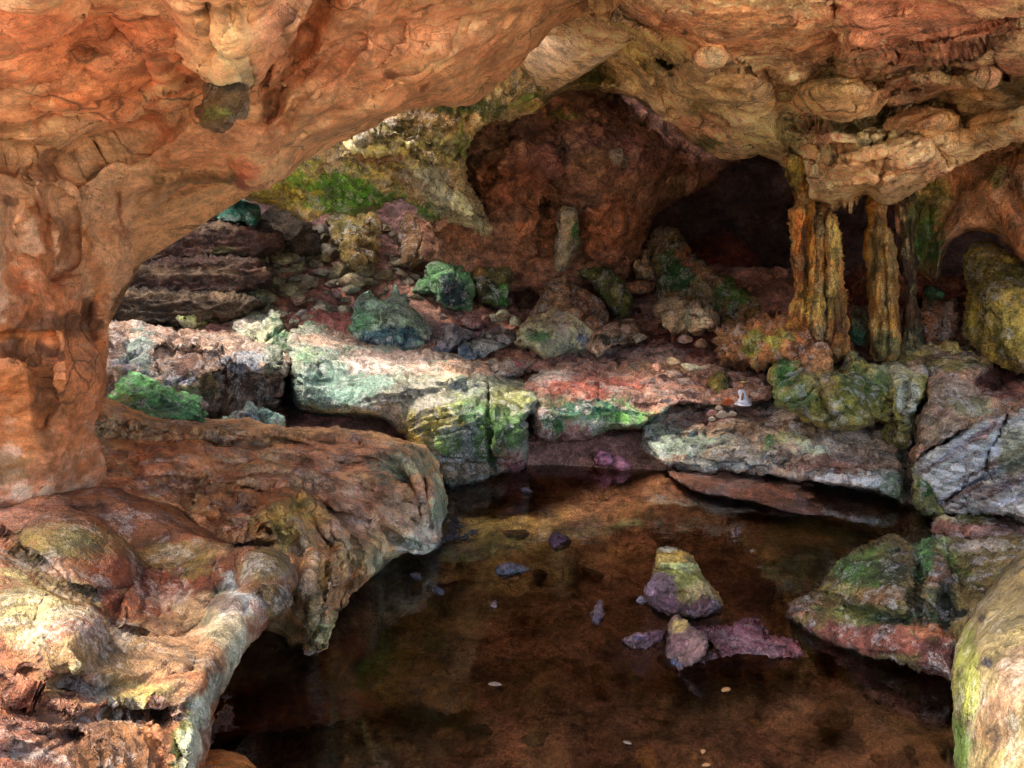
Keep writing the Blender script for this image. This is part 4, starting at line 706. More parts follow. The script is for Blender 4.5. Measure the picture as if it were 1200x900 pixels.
relief('boulder', 'broad flat topped pinkish green boulder between the jagged mossy boulder and the slabs', 'boulder',
  [(1076, 420), (1092, 408), (1120, 408), (1148, 410), (1164, 424), (1160, 436), (1142, 444), (1150, 460), (1200, 440), (1260, 430), (1260, 470), (1185, 484), (1150, 494), (1120, 512), (1086, 530), (1070, 545), (1072, 500), (1084, 460)],
  [(1080, 430, 5.9), (1150, 415, 6.0), (1160, 440, 5.7), (1250, 440, 6.0), (1085, 520, 5.15), (1150, 490, 5.2), (1250, 470, 5.1), (1110, 450, 5.5)],
  (160, 128, 100), M_CRUST, patches=[(1110, 425, 50, 9, (150, 146, 70), .8), (1110, 455, 26, 14, (196, 176, 150), .7), (1130, 475, 30, 12, (130, 140, 90), .6), (1190, 450, 40, 16, (150, 88, 66), .9), (1100, 500, 24, 16, (160, 150, 120), .6), (1140, 422, 16, 8, (206, 190, 120), .7)],
  grooves=[([(1085, 440), (1130, 445), (1160, 440)], 4, .06)], edge=(9, .12), thick=.6, noise=NB, pitch=4, jag=3)
relief('rock_slab', 'tilted slab of white and brown streaked layers at the right edge, broken by dark cracks', 'rock slab',
  [(1070, 544), (1100, 524), (1140, 494), (1180, 480), (1270, 466), (1270, 640), (1190, 606), (1150, 600), (1112, 604), (1096, 592), (1078, 566)],
  [(1075, 545, 5.15), (1140, 495, 5.2), (1250, 470, 5.1), (1110, 600, 4.85), (1190, 600, 4.4), (1260, 620, 4.2), (1170, 540, 4.85), (1250, 540, 4.6)],
  (214, 200, 190), M_PLATE, patches=[(1130, 575, 60, 4, (96, 58, 42), .85, -30), (1110, 535, 50, 3, (110, 70, 52), .8, -33), (1130, 520, 46, 4, (236, 230, 226), .8, -33), (1150, 560, 40, 4, (236, 230, 226), .8, -30), (1200, 560, 50, 4, (100, 66, 48), .8, -26), (1190, 582, 50, 4, (236, 230, 226), .8, -24), (1170, 540, 50, 3, (120, 80, 60), .8, -30), (1140, 540, 50, 8, (220, 210, 206), .7, -32), (1110, 556, 30, 8, (216, 204, 200), .7, -32), (1170, 570, 60, 9, (120, 80, 60), .6, -28), (1190, 530, 16, 30, (140, 150, 110), .7), (1180, 488, 24, 6, (206, 170, 140), .8, -12), (1150, 510, 26, 7, (140, 90, 70), .7, -30), (1180, 596, 40, 8, (206, 200, 196), .6, -20)],
  regions=[([(1070, 545), (1150, 492), (1178, 482), (1166, 520), (1156, 545), (1105, 590)], .07, 8, .5), ([(1110, 585), (1160, 562), (1210, 540), (1280, 520), (1280, 660), (1180, 610)], .10, 8, .5)],
  grooves=flow([(1085, 540), (1130, 510), (1180, 488), (1250, 475)], [(1110, 598), (1170, 590), (1230, 575), (1270, 565)], 15, 1.5, .035, 45) + [([(1179, 480), (1172, 510), (1160, 528), (1157, 552)], 2.2, .14), ([(1106, 586), (1150, 564), (1210, 538)], 2.5, .10), ([(1090, 548), (1130, 522), (1165, 500)], 1.5, .03), ([(1096, 562), (1140, 534)], 1.5, .03), ([(1128, 545), (1136, 560)], 1.5, .04), ([(1120, 596), (1170, 580), (1230, 560)], 2, .05), ([(1150, 600), (1200, 585)], 2, .04)],
  edge=(6, .08), thick=.6, noise=(('n', 3, .03, 4), ('r', 8, .02, 4, (1, 1, 2.5)), ('n', 26, .008, 3)), pitch=3.5, jag=2)
relief('wedge_rock', 'small dark green wedge of rock jammed at the lower left end of the streaked slab', 'rock', [(1068, 540), (1080, 552), (1094, 568), (1104, 580), (1112, 600), (1100, 610), (1072, 606), (1068, 580)], [(1070, 550, 5.1), (1105, 600, 4.75), (1075, 605, 4.85)], (120, 120, 66), M_CRUST,
  patches=[(1085, 565, 12, 14, (50, 96, 40), .9)], edge=(8, .1), thick=.4, shrink=.3, noise=NB, pitch=3, facets=5)
relief('slab_foot', 'pale crusted low rock shelf at the waterline below the streaked slab', 'rock', [(1084, 602), (1110, 598), (1150, 600), (1200, 604), (1280, 612), (1280, 660), (1200, 650), (1160, 636), (1120, 630), (1090, 626)],
  [(1090, 622, 4.75), (1150, 630, 4.4), (1250, 650, 4.0), (1110, 600, 4.95), (1250, 612, 4.5)], (150, 104, 84), M_CRUST, patches=[(1110, 606, 18, 7, (176, 170, 120), .8), (1140, 606, 22, 6, (90, 100, 40), .8), (1180, 625, 40, 9, (190, 160, 150), .6)], edge=(8, .1), thick=.5, noise=NB, pitch=3.5)

# right, in and over the water
relief('mossy_rock', 'low rock with dark green moss and pink wet foot, jutting into the pool', 'rock',
  [(921, 716), (924, 706), (936, 699), (958, 697), (966, 684), (972, 668), (984, 655), (1004, 643), (1030, 631), (1044, 627), (1062, 635), (1076, 640), (1084, 633), (1110, 626), (1128, 630), (1160, 628), (1260, 626), (1260, 740), (1160, 815), (1120, 816), (1112, 800), (1096, 788), (1072, 778), (1040, 770), (1000, 764), (972, 756), (944, 738), (926, 726)],
  [(925, 720, 'z.0'), (1000, 763, 'z-.0'), (1115, 812, 'z.0'), (940, 705, 3.85), (970, 690, 3.95), (1040, 632, 4.2), (1120, 630, 4.1), (1240, 630, 3.9), (1040, 730, 3.45), (1040, 680, 3.65), (1100, 740, 3.3), (1240, 740, 3.0), (1060, 770, 'z.04')],
  (124, 110, 62), M_CRUST,
  patches=[(1020, 665, 40, 28, (88, 118, 50), .9), (1045, 665, 26, 20, (46, 50, 32), .8), (990, 665, 16, 12, (84, 130, 60), .8), (985, 690, 26, 9, (176, 170, 90), .6), (1030, 700, 26, 12, (150, 110, 76), .7), (1010, 720, 50, 10, (130, 140, 70), .8), (1050, 728, 40, 8, (80, 116, 76), .7), (1085, 650, 12, 26, (90, 160, 90), .8), (1110, 650, 14, 20, (130, 150, 50), .8), (1100, 680, 14, 20, (150, 100, 80), .7), (1105, 710, 20, 26, (40, 60, 46), .8), (1130, 680, 20, 16, (100, 116, 46), .8), (1140, 640, 40, 7, (190, 180, 160), .7),
    (1000, 745, 70, 14, (150, 92, 76), .95, 12), (1060, 755, 50, 16, (150, 92, 74), .95, 10), (1090, 740, 26, 10, (190, 120, 80), .8, 20), (1100, 775, 26, 24, (130, 80, 74), .9), (935, 715, 16, 12, (160, 104, 80), .9), (950, 705, 26, 7, (170, 140, 100), .7), (1080, 720, 18, 9, (50, 80, 46), .7)],
  regions=[([(965, 690), (985, 655), (1040, 628), (1078, 645), (1072, 700), (1060, 728), (1000, 712)], .16, 22, .1), ([(1078, 640), (1090, 628), (1108, 640), (1110, 690), (1100, 720), (1078, 700)], .14, 14, .2), ([(920, 715), (960, 700), (1060, 735), (1120, 750), (1120, 820), (1040, 780), (940, 745)], .08, 14, .2), ([(1112, 650), (1150, 645), (1130, 720), (1112, 740)], -.1, 12, .2)],
  grooves=[([(960, 715), (1010, 712), (1060, 735)], 3, .04), ([(1076, 645), (1074, 700), (1085, 735)], 4, .10), ([(1110, 640), (1112, 690), (1110, 740)], 4, .10), ([(975, 735), (980, 755)], 2.5, .02), ([(945, 735), (1000, 757), (1080, 772)], 3, .02)],
  edge=(10, .10), thick=.7, noise=(('n', 4, .035, 4), ('r', 10, .022, 4), ('n', 30, .009, 3)), pitch=3.6, jag=2)
relief('pale_boulder', 'smooth pale yellow speckled boulder cut off by the lower right corner', 'boulder',
  [(1300, 610), (1215, 636), (1196, 646), (1180, 664), (1160, 690), (1140, 718), (1126, 742), (1119, 775), (1119, 830), (1121, 880), (1126, 1000), (1320, 1000)],
  [(1300, 630, 2.6), (1200, 650, 2.6), (1130, 740, 2.4), (1120, 850, 2.1), (1180, 780, 2.05), (1200, 900, 1.8), (1300, 800, 1.8)], (126, 112, 72), M_FLOW,
  patches=[(1180, 760, 40, 50, (146, 132, 86), .6), (1130, 800, 12, 60, (140, 150, 60), .8), (1125, 870, 9, 40, (76, 110, 40), .8), (1190, 800, 26, 40, (150, 116, 100), .5), (1160, 850, 30, 30, (150, 116, 80), .6), (1150, 724, 4, 4, (40, 36, 40), .9), (1155, 775, 6, 5, (60, 60, 70), .9)],
  edge=(40, .3), thick=.5, noise=(('n', 4, .02, 4), ('n', 30, .006, 3)), pitch=4.5, jag=1)

# ------------------------------------------------------------------ boulders on the left and behind
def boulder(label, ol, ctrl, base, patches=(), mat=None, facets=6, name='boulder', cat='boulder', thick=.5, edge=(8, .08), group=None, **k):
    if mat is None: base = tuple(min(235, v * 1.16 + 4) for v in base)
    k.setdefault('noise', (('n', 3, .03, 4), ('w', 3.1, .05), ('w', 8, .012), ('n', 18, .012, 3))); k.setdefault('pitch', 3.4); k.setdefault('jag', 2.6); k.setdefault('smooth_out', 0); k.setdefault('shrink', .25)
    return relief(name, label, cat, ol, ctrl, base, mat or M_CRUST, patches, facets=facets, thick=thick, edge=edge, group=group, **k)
boulder('long flat topped grey block with blue green stains behind the green block', [(112, 382), (130, 374), (170, 378), (210, 384), (262, 390), (312, 394), (334, 408), (340, 424), (332, 442), (328, 468), (306, 484), (270, 498), (200, 500), (110, 490)],
  [(120, 378, 6.5), (250, 392, 6.5), (330, 405, 6.4), (120, 400, 5.7), (250, 410, 5.7), (330, 425, 5.8), (120, 480, 5.7), (250, 490, 5.75), (320, 470, 5.8)], (128, 108, 92),
  patches=[(220, 390, 90, 9, (160, 130, 110), .8), (160, 410, 22, 26, (104, 132, 124), .8), (150, 440, 20, 20, (90, 96, 120), .6), (225, 430, 32, 24, (80, 54, 44), .9), (285, 425, 26, 12, (116, 132, 150), .8), (320, 420, 14, 18, (96, 130, 110), .7), (205, 445, 16, 10, (130, 136, 166), .7), (290, 455, 30, 14, (84, 58, 46), .8), (135, 395, 14, 20, (90, 62, 46), .8)],
  facets=0, regions=[([(185, 405), (255, 410), (250, 470), (195, 460)], -.15, 6, .6), ([(262, 412), (330, 412), (330, 430), (290, 440), (262, 430)], .12, 6, .4), ([(275, 440), (330, 438), (325, 470), (280, 480)], -.15, 8, .5)], grooves=[([(258, 400), (262, 440), (258, 490)], 4, .1), ([(150, 385), (165, 420)], 4, .05)], thick=.6, shrink=0)
boulder('bright green angular block resting on the shelf beside the pillar', [(114, 482), (122, 462), (136, 446), (152, 432), (168, 437), (186, 447), (210, 456), (238, 461), (242, 475), (241, 500), (200, 502), (150, 495), (118, 490)],
  [(118, 485, 4.7), (152, 435, 5.15), (238, 463, 5.1), (240, 500, 4.65), (180, 495, 4.62), (190, 455, 4.98)], (96, 156, 92), patches=[(150, 470, 26, 20, (80, 116, 50), .8), (200, 480, 30, 14, (80, 150, 100), .8), (170, 485, 40, 8, (130, 156, 120), .5), (140, 462, 12, 8, (150, 140, 80), .6)], facets=0, edge=(4, .03), pitch=3.2, smooth_out=0, shrink=.1)
boulder('small blue green rock in the gap before the long grey block', [(256, 494), (272, 480), (292, 474), (312, 480), (332, 488), (334, 500), (290, 502), (258, 502)], [(290, 490, 5.2)], (110, 140, 132), patches=[(290, 486, 16, 6, (90, 110, 140), .7)], facets=6)
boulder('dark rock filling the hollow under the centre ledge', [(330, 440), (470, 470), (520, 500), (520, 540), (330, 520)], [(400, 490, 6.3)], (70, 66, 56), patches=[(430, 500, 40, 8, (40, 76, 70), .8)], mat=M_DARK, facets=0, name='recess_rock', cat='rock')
boulder('pale green leaning slab wedged between the long grey block and the centre ledge', [(268, 366), (286, 354), (306, 352), (318, 362), (332, 374), (342, 392), (346, 420), (342, 436), (330, 430), (316, 420), (300, 404), (276, 396)], [(300, 360, 7.0), (340, 430, 6.0), (280, 390, 6.6)], (146, 152, 124), patches=[(330, 400, 14, 22, (60, 124, 90), .8), (290, 375, 20, 9, (196, 180, 160), .7)], facets=6)
boulder('twin peaked pale green boulder with a blue base behind the centre ledge', [(407, 372), (410, 352), (422, 342), (434, 336), (446, 350), (455, 346), (464, 335), (474, 340), (484, 354), (498, 372), (505, 386), (502, 402), (492, 413), (468, 415), (436, 408), (410, 396)], [(456, 340, 7.5), (456, 410, 6.9)], (128, 156, 134),
  patches=[(420, 375, 18, 20, (76, 136, 86), .8), (470, 370, 26, 18, (150, 170, 140), .7), (450, 398, 46, 14, (72, 116, 126), .95), (440, 402, 30, 6, (66, 84, 106), .7)], facets=7, grooves=[([(450, 350), (452, 385), (490, 395)], 3, .08)])
boulder('teal green boulder with a dark blue shaded face, above the twin peaked one', [(482, 344), (490, 324), (502, 304), (518, 292), (534, 286), (545, 298), (552, 322), (559, 352), (556, 366), (540, 368), (520, 360), (502, 347)], [(520, 290, 8.1), (540, 365, 7.6)], (74, 116, 74), patches=[(500, 335, 20, 16, (100, 160, 100), .8), (530, 345, 18, 22, (46, 66, 80), .9), (540, 305, 10, 14, (90, 120, 70), .6)], facets=6, seed=5)  # dark blue patch puts the shaded face into the colour
boulder('dark green mossy boulder standing right of the teal green one', [(554, 300), (562, 286), (580, 280), (598, 286), (603, 310), (600, 340), (594, 360), (580, 362), (562, 354), (554, 330)], [(575, 284, 8.2), (580, 360, 7.8)], (78, 74, 38), patches=[(588, 345, 12, 14, (76, 140, 56), .9), (563, 318, 5, 8, (170, 130, 70), .9), (575, 340, 10, 10, (30, 36, 22), .7)], facets=6)
boulder('brown boulder in shade behind the pyramid shaped rock', [(600, 300), (615, 290), (640, 290), (656, 310), (640, 350), (625, 370), (600, 366), (598, 330)], [(625, 300, 8.7), (620, 360, 8.3)], (84, 56, 40), mat=M_DARK)
boulder('large brown pyramid shaped rock behind the pale crusted rock', [(616, 372), (630, 350), (640, 328), (650, 314), (658, 310), (670, 326), (690, 338), (704, 352), (716, 378), (700, 392), (640, 390)], [(655, 315, 8.1), (660, 385, 7.4)], (142, 108, 74), patches=[(690, 360, 20, 20, (120, 76, 52), .8), (640, 370, 22, 12, (150, 120, 76), .6)], facets=4, grooves=[([(658, 312), (680, 340), (705, 375)], 3, -.06)])
boulder('green mossy log shaped boulder slanting down right of the pyramid rock', [(656, 296), (664, 286), (678, 288), (694, 302), (716, 316), (734, 330), (740, 352), (736, 370), (720, 374), (706, 352), (688, 334), (668, 318)], [(665, 290, 8.3), (735, 365, 7.9)], (72, 74, 30), patches=[(725, 345, 14, 14, (150, 140, 50), .9), (690, 315, 24, 8, (110, 110, 40), .7, 35)], facets=5)
boulder('pale crusted rock with a green hollow, in front of the pyramid rock', [(602, 402), (606, 384), (618, 372), (640, 368), (655, 361), (668, 366), (680, 378), (694, 392), (696, 404), (684, 413), (662, 420), (636, 420), (612, 410)], [(650, 368, 7.2), (650, 418, 6.8)], (176, 164, 126), patches=[(630, 395, 16, 8, (70, 140, 80), .85), (655, 378, 20, 10, (206, 180, 150), .7), (660, 408, 30, 7, (120, 140, 120), .6), (685, 400, 8, 8, (90, 110, 150), .7)], facets=6, regions=[([(615, 385), (645, 388), (650, 400), (615, 402)], -.1, 6, .3)])
boulder('flat brown rock hollowed underneath, right of the pale crusted rock', [(688, 392), (700, 380), (724, 374), (746, 378), (752, 390), (748, 404), (724, 408), (700, 418), (690, 410)], [(720, 378, 7.4), (710, 412, 7.0)], (158, 124, 94), patches=[(720, 398, 22, 6, (56, 54, 26), .9)], facets=4)  # dark patch paints the shade of the hollow underneath
boulder('blue grey tilted slab in front of the teal green boulder', [(536, 424), (536, 408), (556, 396), (580, 386), (604, 384), (606, 396), (590, 408), (566, 418), (548, 426)], [(570, 390, 7.2), (560, 424, 6.8)], (116, 124, 124), patches=[(545, 414, 14, 9, (76, 110, 140), .9), (585, 392, 14, 6, (150, 124, 110), .6)], facets=4)
boulder('grey slab dotted red, lowest of those just behind the centre ledge', [(548, 432), (568, 422), (600, 414), (622, 414), (630, 424), (620, 438), (594, 442), (570, 444), (550, 440)], [(590, 418, 6.9), (590, 440, 6.5)], (142, 128, 112), patches=[(576, 434, 9, 6, (60, 64, 50), .8), (610, 422, 10, 5, (170, 90, 80), .8), (560, 430, 9, 6, (130, 140, 110), .7)], facets=5)
boulder('flat blue tinged rock just left of the blue grey slab', [(496, 412), (510, 398), (530, 384), (548, 390), (540, 408), (520, 422), (500, 424)], [(520, 400, 7.1)], (124, 120, 124), patches=[(512, 412, 14, 8, (90, 110, 140), .8)], facets=5)
boulder('low reddish slab lying flat below the teal green boulder', [(530, 372), (552, 366), (572, 372), (578, 382), (556, 388), (536, 384)], [(555, 376, 7.6)], (150, 100, 90), facets=4)
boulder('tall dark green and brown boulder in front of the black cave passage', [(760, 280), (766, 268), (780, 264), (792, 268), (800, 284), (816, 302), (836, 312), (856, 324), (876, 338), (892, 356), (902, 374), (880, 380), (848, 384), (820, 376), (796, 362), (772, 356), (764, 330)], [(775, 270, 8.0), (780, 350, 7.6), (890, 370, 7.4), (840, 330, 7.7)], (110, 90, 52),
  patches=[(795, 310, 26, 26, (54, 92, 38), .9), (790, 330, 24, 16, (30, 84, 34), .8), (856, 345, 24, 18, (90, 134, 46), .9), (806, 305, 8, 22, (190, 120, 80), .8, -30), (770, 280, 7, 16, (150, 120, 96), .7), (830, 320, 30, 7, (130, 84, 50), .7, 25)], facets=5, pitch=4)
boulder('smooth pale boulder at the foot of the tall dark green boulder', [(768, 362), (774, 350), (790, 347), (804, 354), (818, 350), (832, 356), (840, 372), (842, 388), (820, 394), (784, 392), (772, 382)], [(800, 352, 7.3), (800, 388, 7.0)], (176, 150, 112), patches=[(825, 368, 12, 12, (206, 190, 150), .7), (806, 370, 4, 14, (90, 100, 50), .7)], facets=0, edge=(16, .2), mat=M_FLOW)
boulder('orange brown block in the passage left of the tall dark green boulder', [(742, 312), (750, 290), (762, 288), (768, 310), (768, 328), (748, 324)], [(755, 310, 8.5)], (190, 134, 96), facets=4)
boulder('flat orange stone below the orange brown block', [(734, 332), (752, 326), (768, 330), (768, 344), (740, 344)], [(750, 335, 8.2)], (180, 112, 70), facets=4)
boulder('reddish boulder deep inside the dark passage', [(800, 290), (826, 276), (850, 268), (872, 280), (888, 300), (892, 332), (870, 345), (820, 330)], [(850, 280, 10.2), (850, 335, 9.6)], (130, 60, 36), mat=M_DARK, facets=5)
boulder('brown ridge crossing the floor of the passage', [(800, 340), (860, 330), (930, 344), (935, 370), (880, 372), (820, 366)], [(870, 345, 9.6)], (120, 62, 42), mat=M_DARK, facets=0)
boulder('huge rounded boulder speckled with yellow moss at the right edge', [(1130, 300), (1136, 284), (1158, 279), (1180, 288), (1196, 304), (1290, 330), (1290, 450), (1200, 436), (1160, 424), (1136, 400), (1126, 380), (1134, 340)], [(1160, 285, 6.2), (1290, 340, 5.6), (1135, 390, 6.0), (1200, 430, 5.5), (1180, 350, 5.6)], (160, 140, 60),
  patches=[(1180, 400, 30, 20, (150, 136, 50), .7), (1150, 330, 14, 30, (96, 90, 34), .7), (1190, 376, 6, 5, (220, 180, 90), .9), (1138, 372, 6, 10, (200, 180, 60), .8), (1190, 320, 26, 12, (90, 96, 40), .7)], facets=0, edge=(30, .35), pitch=4, noise=(('n', 3, .05, 4), ('r', 14, .03, 4), ('n', 34, .015, 3)))
boulder('pinkish angular stone under the small arch, left of the huge speckled boulder', [(1098, 372), (1106, 356), (1120, 352), (1128, 368), (1124, 392), (1112, 406), (1098, 400)], [(1112, 380, 6.5)], (196, 140, 120), facets=5)
boulder('brown upright stone between the thin column and the pinkish stone', [(1076, 370), (1080, 350), (1092, 344), (1104, 350), (1104, 400), (1090, 418), (1078, 410)], [(1090, 380, 6.55)], (150, 96, 56), facets=5, patches=[(1088, 355, 8, 8, (90, 90, 50), .6)])
boulder('round green stone on the beam of rock under the small arch', [(1080, 338), (1090, 332), (1102, 338), (1104, 348), (1092, 352), (1082, 348)], [(1092, 342, 6.4)], (70, 120, 76), facets=0, edge=(10, .08))
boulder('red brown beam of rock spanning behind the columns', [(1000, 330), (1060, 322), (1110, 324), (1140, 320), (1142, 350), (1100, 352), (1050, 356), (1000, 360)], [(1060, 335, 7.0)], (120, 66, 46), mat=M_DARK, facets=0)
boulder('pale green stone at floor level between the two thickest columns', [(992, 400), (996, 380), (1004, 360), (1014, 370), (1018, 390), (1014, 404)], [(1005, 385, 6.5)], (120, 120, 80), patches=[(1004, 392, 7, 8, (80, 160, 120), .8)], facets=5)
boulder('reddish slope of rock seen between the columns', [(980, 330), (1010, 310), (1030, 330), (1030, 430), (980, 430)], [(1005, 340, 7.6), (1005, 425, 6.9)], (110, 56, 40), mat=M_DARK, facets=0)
boulder('lumpy ochre bank at the foot of the thickest column', [(836, 388), (856, 380), (878, 374), (900, 370), (926, 378), (950, 388), (962, 410), (958, 432), (930, 430), (912, 426), (880, 424), (850, 422), (840, 408)], [(860, 382, 6.9), (940, 395, 6.1), (900, 425, 6.2), (850, 420, 6.6)], (150, 104, 60), facets=0, edge=(14, .12),
  patches=[(886, 408, 14, 14, (150, 156, 60), .9), (915, 402, 18, 12, (176, 176, 70), .9), (860, 395, 20, 9, (170, 130, 90), .7), (945, 410, 12, 12, (140, 80, 46), .7)], noise=(('b', 5, .09, 4), ('n', 14, .03, 3)))
boulder('low ochre lumps of rock right of the columns, below the huge speckled boulder', [(1050, 420), (1070, 404), (1100, 402), (1130, 406), (1150, 418), (1130, 432), (1080, 436)], [(1100, 415, 6.1)], (150, 130, 70), facets=0, edge=(12, .12), patches=[(1120, 415, 20, 8, (190, 176, 90), .7)], noise=(('b', 5, .07, 4), ('n', 14, .03, 3)))

# upper left: shaded boulders and strata
boulder('mossy brown block hanging high above the rubble, below the green moss', [(378, 258), (388, 246), (412, 240), (438, 244), (446, 262), (447, 284), (440, 308), (422, 318), (404, 306), (390, 286)], [(410, 245, 8.2), (420, 310, 7.8)], (110, 94, 46), patches=[(410, 262, 26, 12, (92, 92, 34), .7), (425, 298, 18, 14, (140, 110, 66), .6)], facets=5)
boulder('tall brown angular boulder right of the hanging mossy brown block', [(464, 280), (470, 260), (480, 250), (496, 256), (504, 276), (506, 292), (496, 306), (482, 316), (470, 308)], [(485, 256, 8.6), (485, 310, 8.2)], (112, 84, 52), facets=6)
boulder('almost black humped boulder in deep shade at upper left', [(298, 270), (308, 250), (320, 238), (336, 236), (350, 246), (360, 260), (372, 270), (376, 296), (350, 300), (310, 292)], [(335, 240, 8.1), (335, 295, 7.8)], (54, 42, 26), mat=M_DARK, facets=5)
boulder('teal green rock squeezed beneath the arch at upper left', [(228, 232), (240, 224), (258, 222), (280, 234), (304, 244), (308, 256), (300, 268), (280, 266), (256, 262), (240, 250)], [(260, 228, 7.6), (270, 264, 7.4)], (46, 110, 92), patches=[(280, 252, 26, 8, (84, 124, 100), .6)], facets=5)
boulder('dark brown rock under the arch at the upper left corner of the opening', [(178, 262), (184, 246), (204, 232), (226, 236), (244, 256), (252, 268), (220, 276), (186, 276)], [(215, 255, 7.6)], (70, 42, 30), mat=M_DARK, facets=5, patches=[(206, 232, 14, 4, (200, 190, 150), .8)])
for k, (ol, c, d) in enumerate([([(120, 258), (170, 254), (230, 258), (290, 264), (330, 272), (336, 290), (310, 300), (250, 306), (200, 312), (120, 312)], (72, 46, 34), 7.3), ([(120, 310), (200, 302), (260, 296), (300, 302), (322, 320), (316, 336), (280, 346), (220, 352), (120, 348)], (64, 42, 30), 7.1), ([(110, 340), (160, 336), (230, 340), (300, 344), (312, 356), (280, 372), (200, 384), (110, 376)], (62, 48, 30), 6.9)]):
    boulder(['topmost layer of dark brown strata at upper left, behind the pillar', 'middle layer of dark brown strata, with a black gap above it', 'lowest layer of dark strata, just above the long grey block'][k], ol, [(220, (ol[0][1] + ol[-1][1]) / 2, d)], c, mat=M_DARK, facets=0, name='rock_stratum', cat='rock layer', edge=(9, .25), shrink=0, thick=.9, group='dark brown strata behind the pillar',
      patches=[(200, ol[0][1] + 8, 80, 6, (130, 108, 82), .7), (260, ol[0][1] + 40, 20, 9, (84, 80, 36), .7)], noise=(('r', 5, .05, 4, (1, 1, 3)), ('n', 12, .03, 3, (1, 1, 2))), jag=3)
boulder('green topped flat rock on the rubble above the long grey block', [(186, 372), (210, 364), (240, 362), (262, 366), (252, 378), (234, 388), (206, 384)], [(225, 374, 6.9)], (112, 120, 70), facets=4)
boulder('pale green slab among the brown rubble stones', [(268, 356), (280, 342), (296, 334), (314, 340), (326, 350), (312, 360), (290, 366)], [(296, 350, 7.3)], (130, 130, 96), facets=4, patches=[(300, 344, 14, 8, (110, 140, 100), .6)])

# slope of earth and rubble that everything at the back rests on
relief('rubble_slope', None, None, [(60, 230), (300, 220), (600, 235), (760, 300), (980, 330), (1240, 340), (1240, 480), (900, 470), (760, 440), (620, 440), (480, 430), (340, 430), (100, 440)],
  [(100, 240, 9.3), (300, 240, 9.3), (600, 250, 9.6), (300, 340, 7.7), (100, 400, 6.9), (450, 350, 8.1), (340, 420, 6.8), (600, 360, 8.4), (750, 350, 9.2), (620, 430, 6.9), (760, 430, 7.0), (900, 460, 6.6), (900, 380, 7.4), (1050, 360, 7.3), (1230, 360, 7.0), (1200, 470, 5.9), (1050, 450, 6.3)],
  (160, 116, 98), M_EARTH, patches=[(380, 340, 50, 26, (130, 76, 62), .8), (390, 372, 40, 12, (160, 84, 76), .7), (520, 390, 60, 18, (136, 130, 144), .8), (300, 300, 150, 50, (112, 84, 64), .6), (780, 400, 80, 20, (140, 74, 66), .8), (720, 400, 60, 9, (150, 96, 84), .6), (870, 440, 40, 20, (136, 70, 66), .9), (1190, 430, 40, 26, (150, 84, 62), .8)],
  edge=(30, .3), thick=.3, noise=(('n', 2, .10, 5), ('r', 6, .04, 4), ('n', 20, .015, 3)), pitch=4.5, kind='structure')

# ------------------------------------------------------------------ individual rubble stones
rs = random.Random(11)
STONES = [(332, 300, 24, (104, 84, 58)), (350, 312, 18, (110, 88, 58)), (300, 308, 26, (92, 72, 50)), (380, 300, 22, (116, 92, 60)), (395, 318, 26, (124, 98, 70)), (366, 332, 24, (120, 96, 74)), (340, 338, 30, (112, 92, 66)), (322, 330, 22, (96, 80, 54)), (308, 352, 22, (116, 88, 70)),
   (412, 330, 24, (110, 84, 60)), (450, 322, 28, (112, 88, 62)), (432, 330, 20, (104, 82, 60)), (290, 330, 18, (92, 84, 50)), (356, 292, 16, (110, 84, 50)), (318, 284, 22, (86, 64, 44)), (460, 300, 16, (90, 60, 44)), (450, 268, 18, (80, 62, 40)), (350, 352, 16, (124, 86, 74)), (325, 366, 16, (134, 110, 90)), (308, 372, 12, (124, 96, 80)),
   (430, 318, 26, (122, 98, 70)), (520, 275, 18, (66, 46, 38)), (540, 272, 14, (60, 44, 40)), (280, 290, 26, (70, 46, 34)), (300, 268, 20, (60, 42, 30)), (380, 280, 18, (90, 70, 46)), (500, 380, 14, (140, 110, 100)), (578, 375, 14, (130, 110, 90)), (590, 370, 16, (140, 120, 92)), (614, 400, 14, (130, 110, 90)), (604, 378, 18, (140, 124, 96)),
   (730, 388, 14, (196, 160, 130)), (748, 396, 16, (206, 176, 150)), (800, 398, 16, (160, 120, 90)), (820, 404, 18, (170, 130, 96)), (808, 432, 20, (176, 176, 130)), (788, 440, 16, (196, 160, 140)), (770, 430, 12, (180, 130, 112)), (790, 424, 14, (196, 170, 130)), (860, 436, 12, (190, 160, 130)), (825, 430, 12, (200, 176, 150)), (684, 414, 10, (196, 150, 120)), (675, 350, 12, (130, 100, 70)), (1020, 425, 14, (150, 110, 76)), (1085, 408, 16, (170, 130, 90)), (985, 422, 14, (140, 100, 60)),
   (262, 372, 14, (120, 100, 80)), (276, 384, 14, (120, 100, 84)), (382, 388, 20, (150, 130, 110)), (362, 384, 18, (150, 150, 120)), (344, 378, 14, (130, 120, 100)), (520, 372, 10, (150, 110, 100)), (470, 320, 14, (100, 74, 52)), (395, 345, 14, (130, 90, 80)), (352, 366, 12, (190, 150, 140)), (500, 395, 12, (120, 120, 130)), (760, 372, 12, (120, 70, 60)), (745, 365, 12, (110, 70, 54)), (848, 402, 14, (160, 120, 90)), (870, 398, 12, (150, 110, 80))]
def slope_d(px, py):
    # depth of the rubble slope at this row, roughly
    return float(tps([(100, 240, 9.3), (300, 240, 9.3), (600, 250, 9.6), (300, 340, 7.7), (100, 400, 6.9), (450, 350, 8.1), (340, 420, 6.8), (600, 360, 8.4), (750, 350, 9.2), (620, 430, 6.9), (760, 430, 7.0), (900, 460, 6.6), (900, 380, 7.4), (1050, 360, 7.3), (1230, 360, 7.0), (1200, 470, 5.9), (1050, 450, 6.3)], np.array([px * 1.]), np.array([py * 1.]))[0])
